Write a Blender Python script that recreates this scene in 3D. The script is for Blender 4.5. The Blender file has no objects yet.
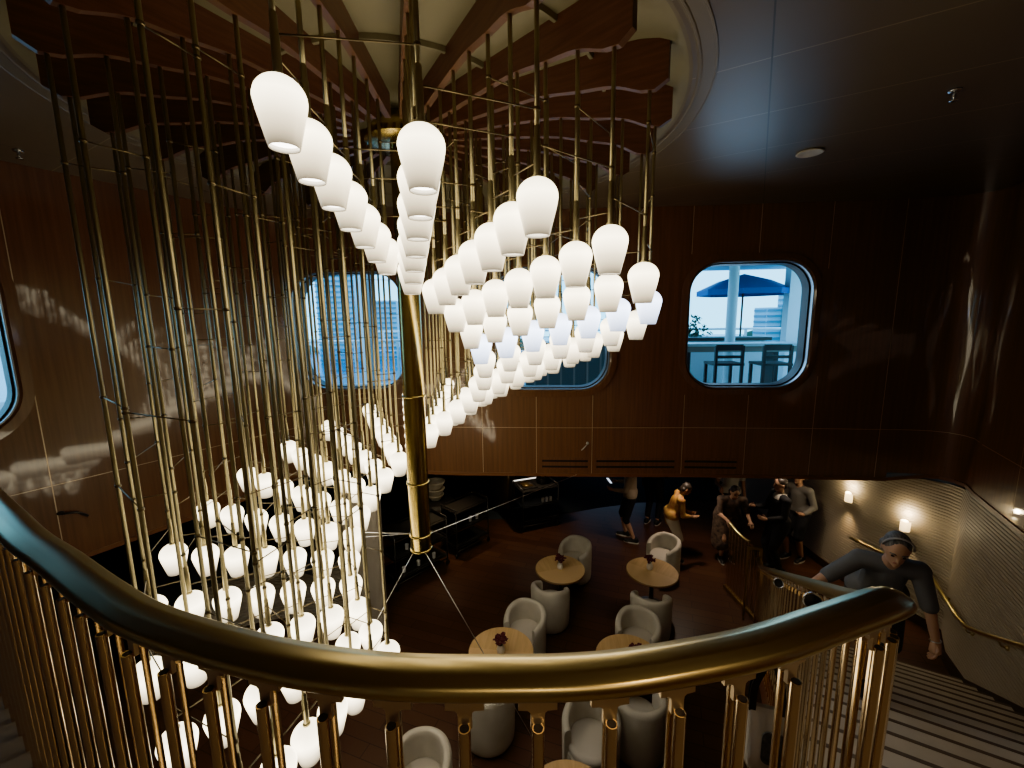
import bpy, bmesh, math, random
from mathutils import Vector, Matrix, geometry

random.seed(7)
C = bpy.context.scene.collection
PI = math.pi

# ------------------------------------------------------------------ frame
# camera at the origin of X, Y, Z; lower floor at FLOOR, upper deck at DECK, ceiling at CEIL
FLOOR, DECK, CEIL, SOFFIT = -4.4, -1.5, 1.40, -2.2
U = Vector((.5, .866025, 0))          # direction of the stair run
V = Vector((.866025, -.5, 0))


def sv(s, v, z=0):
    return U * s + V * v + Vector((0, 0, z))


# ------------------------------------------------------------------ helpers
def tag(o, label=None, cat=None, group=None, kind=None):
    if label: o['label'] = label
    if cat: o['category'] = cat
    if group: o['group'] = group
    if kind: o['kind'] = kind
    return o


def thing(name, label, cat, loc=(0, 0, 0), rz=0, group=None):
    o = bpy.data.objects.new(name, None)
    o.empty_display_size = .1
    C.objects.link(o)
    o.location = loc
    o.rotation_euler = (0, 0, rz)
    return tag(o, label, cat, group)


def obj(name, bm, mat, parent=None, smooth=True, kind=None, auto=None):
    if isinstance(bm, bpy.types.Mesh):
        me = bm
    else:
        bmesh.ops.recalc_face_normals(bm, faces=bm.faces)
        me = bpy.data.meshes.new(name)
        bm.to_mesh(me)
        bm.free()
    mats = mat if isinstance(mat, (list, tuple)) else [mat]
    if not len(me.materials):
        for m in mats:
            me.materials.append(m)
    if smooth:
        for p in me.polygons:
            p.use_smooth = True
        if auto is not None:
            try:
                me.set_sharp_from_angle(angle=math.radians(auto))
            except Exception:
                pass
    o = bpy.data.objects.new(name, me)
    C.objects.link(o)
    if parent is not None:
        o.parent = parent
    if kind:
        o['kind'] = kind
    return o


def setmat(faces, i):
    for f in faces:
        f.material_index = i


def add_box(bm, c, size, rz=0, mi=0, mat=None):
    m = Matrix.Translation(c) @ Matrix.Rotation(rz, 4, 'Z') @ Matrix.Diagonal((size[0], size[1], size[2], 1))
    if mat is not None:
        m = mat @ m
    r = bmesh.ops.create_cube(bm, size=1, matrix=m)
    fs = set()
    for v in r['verts']:
        fs.update(v.link_faces)
    setmat(fs, mi)
    return fs


def add_beam(bm, a, b, w, h, mi=0):
    a, b = Vector(a), Vector(b)
    d = b - a
    L = d.length
    z = d.normalized()
    up = Vector((0, 0, 1)) if abs(z.z) < .95 else Vector((0, 1, 0))
    x = up.cross(z).normalized()
    y = z.cross(x)
    m = Matrix((x, y, z)).transposed().to_4x4()
    m.translation = (a + b) / 2
    m = m @ Matrix.Diagonal((w, h, L, 1))
    r = bmesh.ops.create_cube(bm, size=1, matrix=m)
    fs = set()
    for v in r['verts']:
        fs.update(v.link_faces)
    setmat(fs, mi)


def rings(bm, rows, close=True, cap0=True, cap1=True, mi=0):
    """rows: list of lists of points with the same count"""
    vs = [[bm.verts.new(p) for p in row] for row in rows]
    n = len(vs[0])
    for a, b in zip(vs, vs[1:]):
        for k in range(n if close else n - 1):
            f = bm.faces.new((a[k], a[(k + 1) % n], b[(k + 1) % n], b[k]))
            f.material_index = mi
    if cap0 and close:
        bm.faces.new(vs[0][::-1]).material_index = mi
    if cap1 and close:
        bm.faces.new(vs[-1]).material_index = mi
    return vs


def frames(pts):
    pts = [Vector(p) for p in pts]
    out = []
    for i, p in enumerate(pts):
        a = pts[max(i - 1, 0)]
        b = pts[min(i + 1, len(pts) - 1)]
        t = (b - a).normalized()
        up = Vector((0, 0, 1)) if abs(t.z) < .97 else Vector((0, 1, 0))
        n = t.cross(up).normalized()
        w = n.cross(t).normalized()
        out.append((p, t, n, w))
    return out


def add_tube(bm, pts, r, seg=8, mi=0, radii=None, cap=True):
    rows = []
    for i, (p, t, n, w) in enumerate(frames(pts)):
        rr = radii[i] if radii else r
        rows.append([p + n * rr * math.cos(2 * PI * k / seg) + w * rr * math.sin(2 * PI * k / seg) for k in range(seg)])
    rings(bm, rows, True, cap, cap, mi)


def add_sweep(bm, pts, prof, mi=0):
    rows = []
    for (p, t, n, w) in frames(pts):
        rows.append([p + n * a + w * b for a, b in prof])
    rings(bm, rows, True, True, True, mi)


def add_lathe(bm, prof, c=(0, 0, 0), seg=24, mi=0, cap0=False, cap1=False, a0=0, a1=2 * PI):
    c = Vector(c)
    full = abs(a1 - a0 - 2 * PI) < 1e-6
    rows = []
    for r, z in prof:
        rows.append([c + Vector((r * math.cos(a0 + (a1 - a0) * k / (seg if full else seg - 1)),
                                 r * math.sin(a0 + (a1 - a0) * k / (seg if full else seg - 1)), z)) for k in range(seg)])
    rings(bm, rows, full, cap0, cap1, mi)


def add_ell(bm, c, r, rot=None, seg=16, rng=10, mi=0):
    m = Matrix.Translation(c)
    if rot is not None:
        m = m @ rot.to_4x4()
    m = m @ Matrix.Diagonal((r[0], r[1], r[2], 1))
    res = bmesh.ops.create_uvsphere(bm, u_segments=seg, v_segments=rng, radius=1, matrix=m)
    fs = set()
    for v in res['verts']:
        fs.update(v.link_faces)
    setmat(fs, mi)


def add_prism(bm, poly, z0, z1, mi=0):
    a = [bm.verts.new((p[0], p[1], z0)) for p in poly]
    b = [bm.verts.new((p[0], p[1], z1)) for p in poly]
    n = len(poly)
    fs = [bm.faces.new(a[::-1]), bm.faces.new(b)]
    for k in range(n):
        fs.append(bm.faces.new((a[k], a[(k + 1) % n], b[(k + 1) % n], b[k])))
    setmat(fs, mi)


def spline(pts, n=8):
    P = [Vector(p) for p in pts]
    P = [P[0] * 2 - P[1]] + P + [P[-1] * 2 - P[-2]]
    out = []
    for i in range(1, len(P) - 2):
        p0, p1, p2, p3 = P[i - 1:i + 3]
        for k in range(n):
            t = k / n
            out.append(.5 * ((2 * p1) + (p2 - p0) * t + (2 * p0 - 5 * p1 + 4 * p2 - p3) * t * t + (3 * p1 - p0 - 3 * p2 + p3) * t ** 3))
    out.append(P[-2])
    return out


def resample(pts, step):
    out = [pts[0].copy()]
    acc = 0
    for a, b in zip(pts, pts[1:]):
        L = (b - a).length
        if L < 1e-9:
            continue
        d = step - acc
        while d <= L:
            out.append(a + (b - a) * (d / L))
            d += step
        acc = L - (d - step)
    return out


def copy_thing(o, parent=None):
    c = o.copy()
    C.objects.link(c)
    if parent is not None:
        c.parent = parent
    for ch in list(o.children):
        copy_thing(ch, c)
    return c


# ------------------------------------------------------------------ materials
def mat(name, col, rough=.5, metal=0, spec=.5, emit=None, es=0, coat=0, coat_r=.05, bump=None):
    m = bpy.data.materials.new(name)
    m.use_nodes = True
    b = m.node_tree.nodes['Principled BSDF']
    b.inputs['Base Color'].default_value = (*col, 1)
    b.inputs['Roughness'].default_value = rough
    b.inputs['Metallic'].default_value = metal
    b.inputs['Specular IOR Level'].default_value = spec
    if emit:
        b.inputs['Emission Color'].default_value = (*emit, 1)
        b.inputs['Emission Strength'].default_value = es
    b.inputs['Coat Weight'].default_value = coat
    b.inputs['Coat Roughness'].default_value = coat_r
    return m


def nodes(m):
    return m.node_tree.nodes, m.node_tree.links, m.node_tree.nodes['Principled BSDF']


def noise_mix(m, c0, c1, scale=(1, 1, 1), nscale=8, detail=4, coord='Object', rough=None, bump=0, distort=0):
    N, L, B = nodes(m)
    tc = N.new('ShaderNodeTexCoord')
    mp = N.new('ShaderNodeMapping')
    mp.inputs['Scale'].default_value = scale
    nz = N.new('ShaderNodeTexNoise')
    nz.inputs['Scale'].default_value = nscale
    nz.inputs['Detail'].default_value = detail
    nz.inputs['Distortion'].default_value = distort
    rp = N.new('ShaderNodeValToRGB')
    rp.color_ramp.elements[0].position = .3
    rp.color_ramp.elements[1].position = .72
    rp.color_ramp.elements[0].color = (*c0, 1)
    rp.color_ramp.elements[1].color = (*c1, 1)
    L.new(tc.outputs[coord], mp.inputs['Vector'])
    L.new(mp.outputs['Vector'], nz.inputs['Vector'])
    L.new(nz.outputs['Fac'], rp.inputs['Fac'])
    L.new(rp.outputs['Color'], B.inputs['Base Color'])
    if bump:
        bp = N.new('ShaderNodeBump')
        bp.inputs['Strength'].default_value = bump
        bp.inputs['Distance'].default_value = .01
        L.new(nz.outputs['Fac'], bp.inputs['Height'])
        L.new(bp.outputs['Normal'], B.inputs['Normal'])
    return rp


def add_ripple(m, scale, strength, target='Coat Normal', nscale=2.0):
    N, L, B = nodes(m)
    tc = N.new('ShaderNodeTexCoord')
    mp = N.new('ShaderNodeMapping')
    mp.inputs['Scale'].default_value = scale
    nz = N.new('ShaderNodeTexNoise')
    nz.inputs['Scale'].default_value = nscale
    nz.inputs['Detail'].default_value = 1
    bp = N.new('ShaderNodeBump')
    bp.inputs['Strength'].default_value = strength
    bp.inputs['Distance'].default_value = .02
    L.new(tc.outputs['Object'], mp.inputs['Vector'])
    L.new(mp.outputs['Vector'], nz.inputs['Vector'])
    L.new(nz.outputs['Fac'], bp.inputs['Height'])
    L.new(bp.outputs['Normal'], B.inputs[target])


M = {}
M['wood_wall'] = mat('veneer wall', (.09, .035, .015), .38, 0, .35, coat=1, coat_r=.055)
noise_mix(M['wood_wall'], (.120, .053, .0245), (.180, .082, .039), (9, 9, .35), 3.5, 6)
add_ripple(M['wood_wall'], (1, 1, .3), .10)
M['seam'] = mat('panel seam', (.55, .42, .30), .35, .6)
M['dark_slot'] = mat('vent slot', (.006, .004, .003), .8)
M['wood_beam'] = mat('beam veneer', (.25, .09, .045), .42, 0, .4)
noise_mix(M['wood_beam'], (.095, .041, .021), (.15, .066, .036), (1.2, 1.2, 14), 3, 6)
M['wood_lip'] = mat('wood lip', (.16, .065, .028), .4)
M['ceiling'] = mat('ceiling panels', (.14, .115, .09), .33, 0, .6)
M['ceiling_groove'] = mat('ceiling groove', (.03, .025, .02), .6)
M['recess'] = mat('recess ceiling', (.50, .43, .30), .5, .15)
noise_mix(M['recess'], (.19, .162, .10), (.25, .215, .135), (1, 1, 1), 1.6, 3)
M['rim'] = mat('recess rim', (.15, .118, .082), .4, 0, .5)
M['brass_rail'] = mat('brushed brass', (.50, .395, .205), .28, 1)
M['brass_post'] = mat('rose brass', (.70, .55, .385), .16, 1)
M['brass_plate'] = mat('brushed bracket', (.72, .57, .41), .42, 1)
M['brass_rod'] = mat('dark brass rod', (.37, .32, .195), .42, 1)
M['brass_dark'] = mat('bronze tie', (.20, .155, .09), .4, 1)
M['brass_pole'] = mat('antique brass pole', (.52, .40, .17), .22, 1)
noise_mix(M['brass_pole'], (.42, .31, .12), (.60, .47, .22), (6, 6, .8), 4, 4)
M['steel'] = mat('steel wire', (.7, .7, .7), .3, 1)
M['chrome'] = mat('window steel', (.62, .63, .65), .22, 1)
M['bead'] = mat('bead steel', (.30, .30, .31), .3, 1)
M['gasket'] = mat('black gasket', (.012, .012, .013), .5)
M['black'] = mat('black', (.012, .011, .011), .4)
M['black_metal'] = mat('black metal', (.07, .068, .065), .35, .6)
M['floor'] = mat('lower parquet', (.075, .037, .02), .34, 0, .5)
M['carpet'] = mat('teal carpet', (.022, .034, .042), .95)
M['deck'] = mat('deck carpet', (.20, .15, .10), .9)
M['soffit'] = mat('soffit', (.08, .06, .045), .7)
M['rib'] = mat('ribbed cladding', (.47, .40, .31), .55)
M['slab_grey'] = mat('grey cladding', (.34, .30, .25), .5)
M['skirting'] = mat('dark skirting', (.05, .024, .014), .4)
M['tread'] = mat('stone tread', (.50, .43, .34), .55)
noise_mix(M['tread'], (.44, .38, .30), (.54, .47, .38), (1, 1, 1), 6, 4)
M['nosing'] = mat('tread nosing', (.11, .08, .06), .6)
M['chair'] = mat('chair upholstery', (.50, .46, .385), .62)
noise_mix(M['chair'], (.46, .42, .35), (.54, .50, .42), (1, 1, 1), 5, 3)
M['chair_seat'] = mat('chair seat', (.47, .43, .37), .65)
M['plinth'] = mat('chair plinth', (.03, .025, .02), .5)
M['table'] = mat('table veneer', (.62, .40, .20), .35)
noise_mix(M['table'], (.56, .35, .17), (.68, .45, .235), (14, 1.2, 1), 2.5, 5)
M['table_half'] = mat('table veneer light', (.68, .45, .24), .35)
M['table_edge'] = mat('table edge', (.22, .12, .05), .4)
M['vase'] = mat('vase ceramic', (.72, .68, .60), .35)
M['flower'] = mat('red flower', (.085, .008, .014), .7)
M['leaf'] = mat('leaf', (.03, .055, .02), .6)
M['white'] = mat('white paint', (.75, .78, .8), .5)
M['white_dim'] = mat('ceiling disc', (.62, .55, .44), .5)
M['bowl'] = mat('white crockery', (.66, .62, .55), .3)
M['glassware'] = mat('glassware', (.8, .8, .8), .05, .2)
M['counter'] = mat('counter front', (.13, .085, .035), .3, .5)
M['skin'] = mat('skin', (.44, .25, .17), .5)
M['skin_dark'] = mat('skin tan', (.32, .17, .105), .5)
M['lip'] = mat('lips', (.33, .11, .09), .5)
M['eye'] = mat('eye', (.02, .015, .012), .25)
M['hair_grey'] = mat('greying hair', (.115, .105, .10), .6)
noise_mix(M['hair_grey'], (.03, .027, .025), (.17, .16, .155), (22, 6, 6), 4, 3)
M['hair_dark'] = mat('dark hair', (.02, .014, .01), .5)
M['band'] = mat('headband', (.30, .29, .29), .7)
M['tee_grey'] = mat('grey tee', (.115, .118, .125), .85)
M['beige'] = mat('beige hoodie', (.30, .235, .17), .85)
M['orange'] = mat('orange print blouse', (.45, .22, .06), .8)
noise_mix(M['orange'], (.27, .085, .04), (.50, .31, .10), (1, 1, 1), 9, 3)
M['cream'] = mat('cream trousers', (.52, .45, .36), .8)
M['floral'] = mat('dark floral dress', (.05, .035, .03), .8)
noise_mix(M['floral'], (.018, .014, .014), (.16, .105, .075), (1, 1, 1), 14, 2)
M['navy'] = mat('black jacket', (.010, .011, .014), .8)
M['grey_sweat'] = mat('grey sweatshirt', (.21, .20, .18), .85)
M['dark_short'] = mat('dark shorts', (.022, .023, .028), .8)
M['white_shirt'] = mat('white vest', (.55, .52, .47), .8)
M['blue_jean'] = mat('denim', (.045, .085, .17), .8)
M['shoe'] = mat('black shoe', (.012, .012, .012), .5)
M['sole'] = mat('shoe sole', (.6, .57, .52), .6)
M['phone'] = mat('phone', (.02, .02, .02), .2)
M['screen'] = mat('phone screen', (.1, .1, .1), .3, emit=(.75, .85, 1), es=.8)
M['tote'] = mat('tote canvas', (.56, .50, .43), .85)
M['tote_print'] = mat('tote print', (.05, .055, .06), .8)
noise_mix(M['tote_print'], (.025, .028, .03), (.17, .18, .185), (1, 1, 1), 26, 4)
M['umbrella'] = mat('blue parasol', (.03, .07, .33), .6)
M['dark_wood'] = mat('dark teak', (.045, .03, .025), .5)
M['terrace'] = mat('terrace deck', (.30, .27, .24), .7)
M['tower'] = mat('tower facade', (.42, .5, .55), .6)
M['sconce_glow'] = mat('sconce glow', (.9, .8, .6), .5, emit=(1, .80, .48), es=5)
M['bright_lip'] = mat('glowing counter lip', (.9, .9, .9), .4, emit=(1, .95, .85), es=.9)  # emission stands for the gleam on a polished counter lip

# glass panes: clear with a mirror film, slightly blue
m = bpy.data.materials.new('window glass')
m.use_nodes = True
nt = m.node_tree
nt.nodes.clear()
out = nt.nodes.new('ShaderNodeOutputMaterial')
mx = nt.nodes.new('ShaderNodeMixShader')
tr = nt.nodes.new('ShaderNodeBsdfTransparent')
tr.inputs['Color'].default_value = (.72, .86, .97, 1)
gl = nt.nodes.new('ShaderNodeBsdfGlossy')
gl.inputs['Roughness'].default_value = .02
gl.inputs['Color'].default_value = (.8, .9, 1, 1)
fr = nt.nodes.new('ShaderNodeFresnel')
fr.inputs['IOR'].default_value = 1.35
nt.links.new(fr.outputs[0], mx.inputs[0])
nt.links.new(tr.outputs[0], mx.inputs[1])
nt.links.new(gl.outputs[0], mx.inputs[2])
nt.links.new(mx.outputs[0], out.inputs[0])
M['glass'] = m


# lit opal glass of the lamp shades: brighter round the bulb near the top
def shade_mat(name, top, mid, low, k):
    m = mat(name, (.40, .385, .35), .3, 0, .4)
    N, L, B = nodes(m)
    tc = N.new('ShaderNodeTexCoord')
    sp = N.new('ShaderNodeSeparateXYZ')
    mr = N.new('ShaderNodeMapRange')
    mr.inputs['From Min'].default_value = 0
    mr.inputs['From Max'].default_value = .235
    rp = N.new('ShaderNodeValToRGB')
    e = rp.color_ramp.elements
    e[0].position = 0
    e[0].color = (*low, 1)
    e[1].position = 1
    e[1].color = (*top, 1)
    x = rp.color_ramp.elements.new(.36)
    x.color = (*mid, 1)
    x = rp.color_ramp.elements.new(.70)
    x.color = (*top, 1)
    e = rp.color_ramp.elements
    e[len(e) - 1].color = tuple(.62 * c for c in top) + (1,)
    L.new(tc.outputs['Object'], sp.inputs[0])
    L.new(sp.outputs['Z'], mr.inputs['Value'])
    L.new(mr.outputs[0], rp.inputs['Fac'])
    L.new(rp.outputs['Color'], B.inputs['Emission Color'])
    B.inputs['Emission Strength'].default_value = k
    return m


SHADE_K = 2.95
M['shade'] = shade_mat('opal glass', (1, .87, .60), (.42, .355, .24), (.06, .05, .035), SHADE_K)
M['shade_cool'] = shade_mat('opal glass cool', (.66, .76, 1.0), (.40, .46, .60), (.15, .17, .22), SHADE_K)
M['bulb'] = mat('shade mouth', (.9, .9, .9), .5, emit=(1, .93, .80), es=4)

# parquet: staggered boards laid diagonally
N, L, B = nodes(M['floor'])
tc = N.new('ShaderNodeTexCoord')
mp = N.new('ShaderNodeMapping')
mp.inputs['Rotation'].default_value = (0, 0, math.radians(20))
bk = N.new('ShaderNodeTexBrick')
bk.inputs['Scale'].default_value = 1
bk.inputs['Brick Width'].default_value = 1.1
bk.inputs['Row Height'].default_value = .16
bk.inputs['Mortar Size'].default_value = .004
bk.inputs['Color1'].default_value = (.088, .042, .022, 1)
bk.inputs['Color2'].default_value = (.060, .028, .015, 1)
bk.inputs['Mortar'].default_value = (.02, .01, .006, 1)
L.new(tc.outputs['Object'], mp.inputs['Vector'])
L.new(mp.outputs['Vector'], bk.inputs['Vector'])
L.new(bk.outputs['Color'], B.inputs['Base Color'])

# ceiling panels: long boards at thirty degrees with pale seams
N, L, B = nodes(M['ceiling'])
tc = N.new('ShaderNodeTexCoord')
sx = N.new('ShaderNodeSeparateXYZ')
L.new(tc.outputs['Object'], sx.inputs[0])


def lin(a, b, off, per):
    ma = N.new('ShaderNodeMath'); ma.operation = 'MULTIPLY'; ma.inputs[1].default_value = a / per
    mb = N.new('ShaderNodeMath'); mb.operation = 'MULTIPLY_ADD'; mb.inputs[1].default_value = b / per
    L.new(sx.outputs['X'], ma.inputs[0]); L.new(sx.outputs['Y'], mb.inputs[0]); L.new(ma.outputs[0], mb.inputs[2])
    ad = N.new('ShaderNodeMath'); ad.operation = 'ADD'; ad.inputs[1].default_value = -off / per + .5
    L.new(mb.outputs[0], ad.inputs[0])
    fc = N.new('ShaderNodeMath'); fc.operation = 'FRACT'; L.new(ad.outputs[0], fc.inputs[0])
    sb = N.new('ShaderNodeMath'); sb.operation = 'SUBTRACT'; sb.inputs[1].default_value = .5; L.new(fc.outputs[0], sb.inputs[0])
    ab = N.new('ShaderNodeMath'); ab.operation = 'ABSOLUTE'; L.new(sb.outputs[0], ab.inputs[0])
    lt = N.new('ShaderNodeMath'); lt.operation = 'LESS_THAN'; lt.inputs[1].default_value = .0045 / per; L.new(ab.outputs[0], lt.inputs[0])
    return lt


l1 = lin(.5, .866, 2.937, .73)
l2 = lin(.866, -.5, -.02, 2.6)
mx1 = N.new('ShaderNodeMixRGB'); mx1.inputs[1].default_value = (.125, .093, .066, 1); mx1.inputs[2].default_value = (.27, .21, .145, 1)
mx2 = N.new('ShaderNodeMixRGB'); mx2.inputs[2].default_value = (.035, .03, .024, 1)
L.new(l1.outputs[0], mx1.inputs[0]); L.new(mx1.outputs[0], mx2.inputs[1]); L.new(l2.outputs[0], mx2.inputs[0])
L.new(mx2.outputs[0], B.inputs['Base Color'])

# ------------------------------------------------------------------ camera
F_PX, PITCH, ROLL = 420.5, .1539, .0128
cam = bpy.data.cameras.new('camera')
cam.sensor_width = 36
cam.lens = F_PX / 1024 * 36
cam.clip_start = .02
cam.clip_end = 400
camo = bpy.data.objects.new('camera', cam)
C.objects.link(camo)
fwd = Vector((0, math.cos(PITCH), -math.sin(PITCH)))
dn = Vector((0, -math.sin(PITCH), -math.cos(PITCH)))
r0 = Vector((1, 0, 0))
R_ = r0 * math.cos(ROLL) + dn * math.sin(ROLL)
D_ = dn * math.cos(ROLL) - r0 * math.sin(ROLL)
camo.matrix_world = Matrix((R_, -D_, -fwd)).transposed().to_4x4()
bpy.context.scene.camera = camo


# ================================================================== SETTING
# ------------------------------------------------------------------ room plan
left_line = [sv(s, -5.72) for s in (-3.0, -1.0, 1.11, 2.2, 3.0)]
corner_l = [Vector((-3.22, 5.83, 0)), Vector((-2.98, 6.02, 0)), Vector((-2.62, 6.08, 0))]
far_line = [Vector((-2.2, 6.04, 0)), Vector((-.9, 5.85, 0)), Vector((.8, 5.73, 0)), Vector((2.5, 5.65, 0)), Vector((4.0, 5.53, 0)), Vector((5.1, 5.42, 0))]
corner_r = spline([(5.1, 5.42, 0), (5.36, 5.375, 0), (5.57, 5.285, 0), (5.665, 5.12, 0), (5.64, 4.95, 0), (5.52, 4.79, 0), tuple(sv(6.75, 2.38))], 4)[1:]
K = Vector((5.227, 4.293, 0))
right_line = [sv(5.0, 2.38), sv(2.0, 2.38), sv(-3.0, 2.38)]
plan = left_line + corner_l + far_line + corner_r + right_line
PL = [0]
for a, b in zip(plan, plan[1:]):
    PL.append(PL[-1] + (b - a).length)


def on_plan(t, z=0, off=0):
    t = max(0, min(PL[-1] - 1e-6, t))
    for i in range(len(plan) - 1):
        if PL[i] <= t <= PL[i + 1]:
            d = (plan[i + 1] - plan[i]).normalized()
            n = Vector((-d.y, d.x, 0))               # points out of the room
            p = plan[i] + d * (t - PL[i])
            return p + n * off + Vector((0, 0, z))


def t_of_x(x):                                       # arc length on the far wall at a given X
    for i in range(len(left_line) + 2, len(plan) - 6):
        if plan[i].x <= x <= plan[i + 1].x:
            return PL[i] + (PL[i + 1] - PL[i]) * (x - plan[i].x) / (plan[i + 1].x - plan[i].x)


def rrect(w, h, r, n=8):
    pts = []
    for cx, cy, a in ((w / 2 - r, h / 2 - r, 0), (-w / 2 + r, h / 2 - r, PI / 2), (-w / 2 + r, -h / 2 + r, PI), (w / 2 - r, -h / 2 + r, 1.5 * PI)):
        for k in range(n + 1):
            b = a + PI / 2 * k / n
            pts.append((cx + r * math.cos(b), cy + r * math.sin(b)))
    return pts


WINW, WINH, WINR = 1.56, 1.66, .40
t_left0 = 3.0                                        # arc length where s = 0 on the left wall
windows = [  # arc-length centre, z centre
    (t_left0 + .24, -.13),
    (t_of_x(-2.30), -.15),
    (t_of_x(.55), -.15),
    (t_of_x(3.13), -.13),
]
seam_t = [t_left0 + 1.11, t_left0 - 1.1, t_left0 + 2.9] + [t_of_x(x) for x in (-1.9, -.43, .335, 1.115, 2.36, 3.2, 4.06)] + [t_of_x(4.9), PL[-3] - 1.0, PL[-2] - 1.4]
seam_t = [t for t in seam_t if t]


def seg_wall(name, t0, t1, z0, z1, wins):
    """one stretch of the upper wall with its window holes, panel seams and grain"""
    pts2, edges, hole_polys = [], [], []

    def loop(ps):
        b = len(pts2)
        pts2.extend(Vector(p) for p in ps)
        edges.extend((b + i, b + (i + 1) % len(ps)) for i in range(len(ps)))
    bps = [t0] + [t for t in PL if t0 + 1e-4 < t < t1 - 1e-4] + [t1]
    loop([(t, z0) for t in bps] + [(t, z1) for t in reversed(bps)])
    holes = []
    for tc_, zc_ in wins:
        ps = [(tc_ + a, zc_ + b) for a, b in rrect(WINW, WINH, WINR)]
        holes.append((tc_, zc_))
        loop(ps)
    for t in bps[1:-1]:                              # extra columns so the wall follows the plan
        for z in (z0 + .3, -1.2, 1.0):
            pts2.append(Vector((t, z)))
    vs, es, fs, *_ = geometry.delaunay_2d_cdt(pts2, edges, [], 0, 1e-5)
    bm = bmesh.new()
    bv = [bm.verts.new(on_plan(v.x, v.y)) for v in vs]

    def inside(p):
        for tc_, zc_ in holes:
            x, y = abs(p[0] - tc_), abs(p[1] - zc_)
            if x < WINW / 2 and y < WINH / 2:
                dx, dy = x - (WINW / 2 - WINR), y - (WINH / 2 - WINR)
                if not (dx > 0 and dy > 0 and dx * dx + dy * dy > WINR * WINR * 1.0001):
                    return True
        return False
    for f in fs:
        c = sum((vs[i] for i in f), Vector((0, 0))) / len(f)
        if not inside(c):
            try:
                bm.faces.new([bv[i] for i in f])
            except ValueError:
                pass
    # inlaid seams, one millimetre proud
    def strip(ta, tb, za, zb):
        n = max(2, int((tb - ta) / .12) + 1)
        q = [ta + (tb - ta) * k / (n - 1) for k in range(n)]
        rows = [[on_plan(t, za, -.0015), on_plan(t, zb, -.0015)] for t in q]
        rings(bm, rows, False, False, False, 1)

    def blocked(t, z):
        return any(abs(t - a) < WINW / 2 + .09 and abs(z - b) < WINH / 2 + .09 for a, b in holes)
    for t in seam_t:
        if t0 < t < t1:
            zz = [z0 + (z1 - z0) * k / 60 for k in range(61)]
            for za, zb in zip(zz, zz[1:]):
                if not blocked(t, (za + zb) / 2):
                    strip(t - .0035, t + .0035, za, zb)
    ta = t0
    while ta < t1 - .01:
        tb = min(t1, ta + .3)
        strip(ta, tb, -1.523, -1.517)
        ta = tb
    return bm


T_L = PL[5] + .1
T_R = t_of_x(5.05)
W_Z0 = SOFFIT
obj('wall_left', seg_wall('wall_left', 0, T_L, -2.3, CEIL, windows[:1]), [M['wood_wall'], M['seam']], smooth=True, kind='structure')
obj('wall_far', seg_wall('wall_far', T_L, T_R, W_Z0, CEIL, windows[1:]), [M['wood_wall'], M['seam']], smooth=True, kind='structure')
obj('wall_right', seg_wall('wall_right', T_R, PL[-1], W_Z0 + .08, CEIL, []), [M['wood_wall'], M['seam']], smooth=True, kind='structure')
bm = bmesh.new()
a, b = sv(-3, -5.72), sv(-3, 2.38)
rings(bm, [[a + Vector((0, 0, FLOOR)), a + Vector((0, 0, CEIL))], [b + Vector((0, 0, FLOOR)), b + Vector((0, 0, CEIL))]], False)
obj('wall_back', bm, M['rib'], smooth=False, kind='structure')

# lip along the bottom edge of the upper wall
bm = bmesh.new()
q = [T_L - 3.6 + k * .15 for k in range(int((PL[-1] - T_L + 3.6) / .15))]
rows = []
for t in q:
    z = -2.3 if t < T_L - .2 else W_Z0
    if t > T_R: z = W_Z0 + .08 * min(1, (t - T_R) / .5)
    rows.append([on_plan(t, z - .035, -.012), on_plan(t, z + .012, -.012), on_plan(t, z + .012, .10), on_plan(t, z - .035, .10)])
rings(bm, rows, True, True, True)
obj('trim_1', bm, M['wood_lip'], smooth=False, kind='structure')


# ------------------------------------------------------------------ windows
def window(n, tc_, zc_):
    w = bpy.data.objects.new('window_%d' % n, None)
    C.objects.link(w)
    c = on_plan(tc_, zc_)
    d = on_plan(tc_ + .05, zc_) - on_plan(tc_ - .05, zc_)
    w.location = c
    w.rotation_euler = (0, 0, math.atan2(d.y, d.x))
    w['kind'] = 'structure'

    def ring(prof, mi, name, mt):
        bm = bmesh.new()
        rows = []
        base = rrect(WINW, WINH, WINR, 10)
        for (off, dep) in prof:
            row = []
            for x, z in rrect(WINW + 2 * off, WINH + 2 * off, WINR + off, 10):
                row.append(Vector((x, dep, z)))
            rows.append(row)
        rows.append(rows[0])
        rings(bm, rows, True, False, False)
        bmesh.ops.remove_doubles(bm, verts=bm.verts, dist=1e-5)
        return obj(name, bm, mt, w, auto=35)
    ring([(.095, .02), (.095, -.022), (.02, -.03), (.0, -.015), (-.01, .03)], 0, 'window_surround', M['wood_wall'])
    ring([(0, -.018), (-.012, -.018), (-.014, .05), (0, .05)], 0, 'steel_bead', M['bead'])
    ring([(-.001, .045), (-.03, .05), (-.034, .20), (-.001, .20)], 0, 'window_frame', M['gasket'])
    bm = bmesh.new()
    vs = [bm.verts.new((x, .16, z)) for x, z in rrect(WINW - .05, WINH - .05, WINR - .02, 10)]
    bm.faces.new(vs)
    obj('pane', bm, M['glass'], w, smooth=False)


for i, (a, b) in enumerate(windows):
    window(i + 1, a, b)

# ------------------------------------------------------------------ ceiling with round recess
CX, CY, CR, CRIN = -.8148, 3.4312, 1.83, .5948
REC_R, REC_Z = 2.03, 1.50
bm = bmesh.new()
out_poly = [sv(-3.2, -5.9), sv(-3.2, 2.6), sv(8.6, 2.6), sv(8.6, -5.9)]


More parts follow.
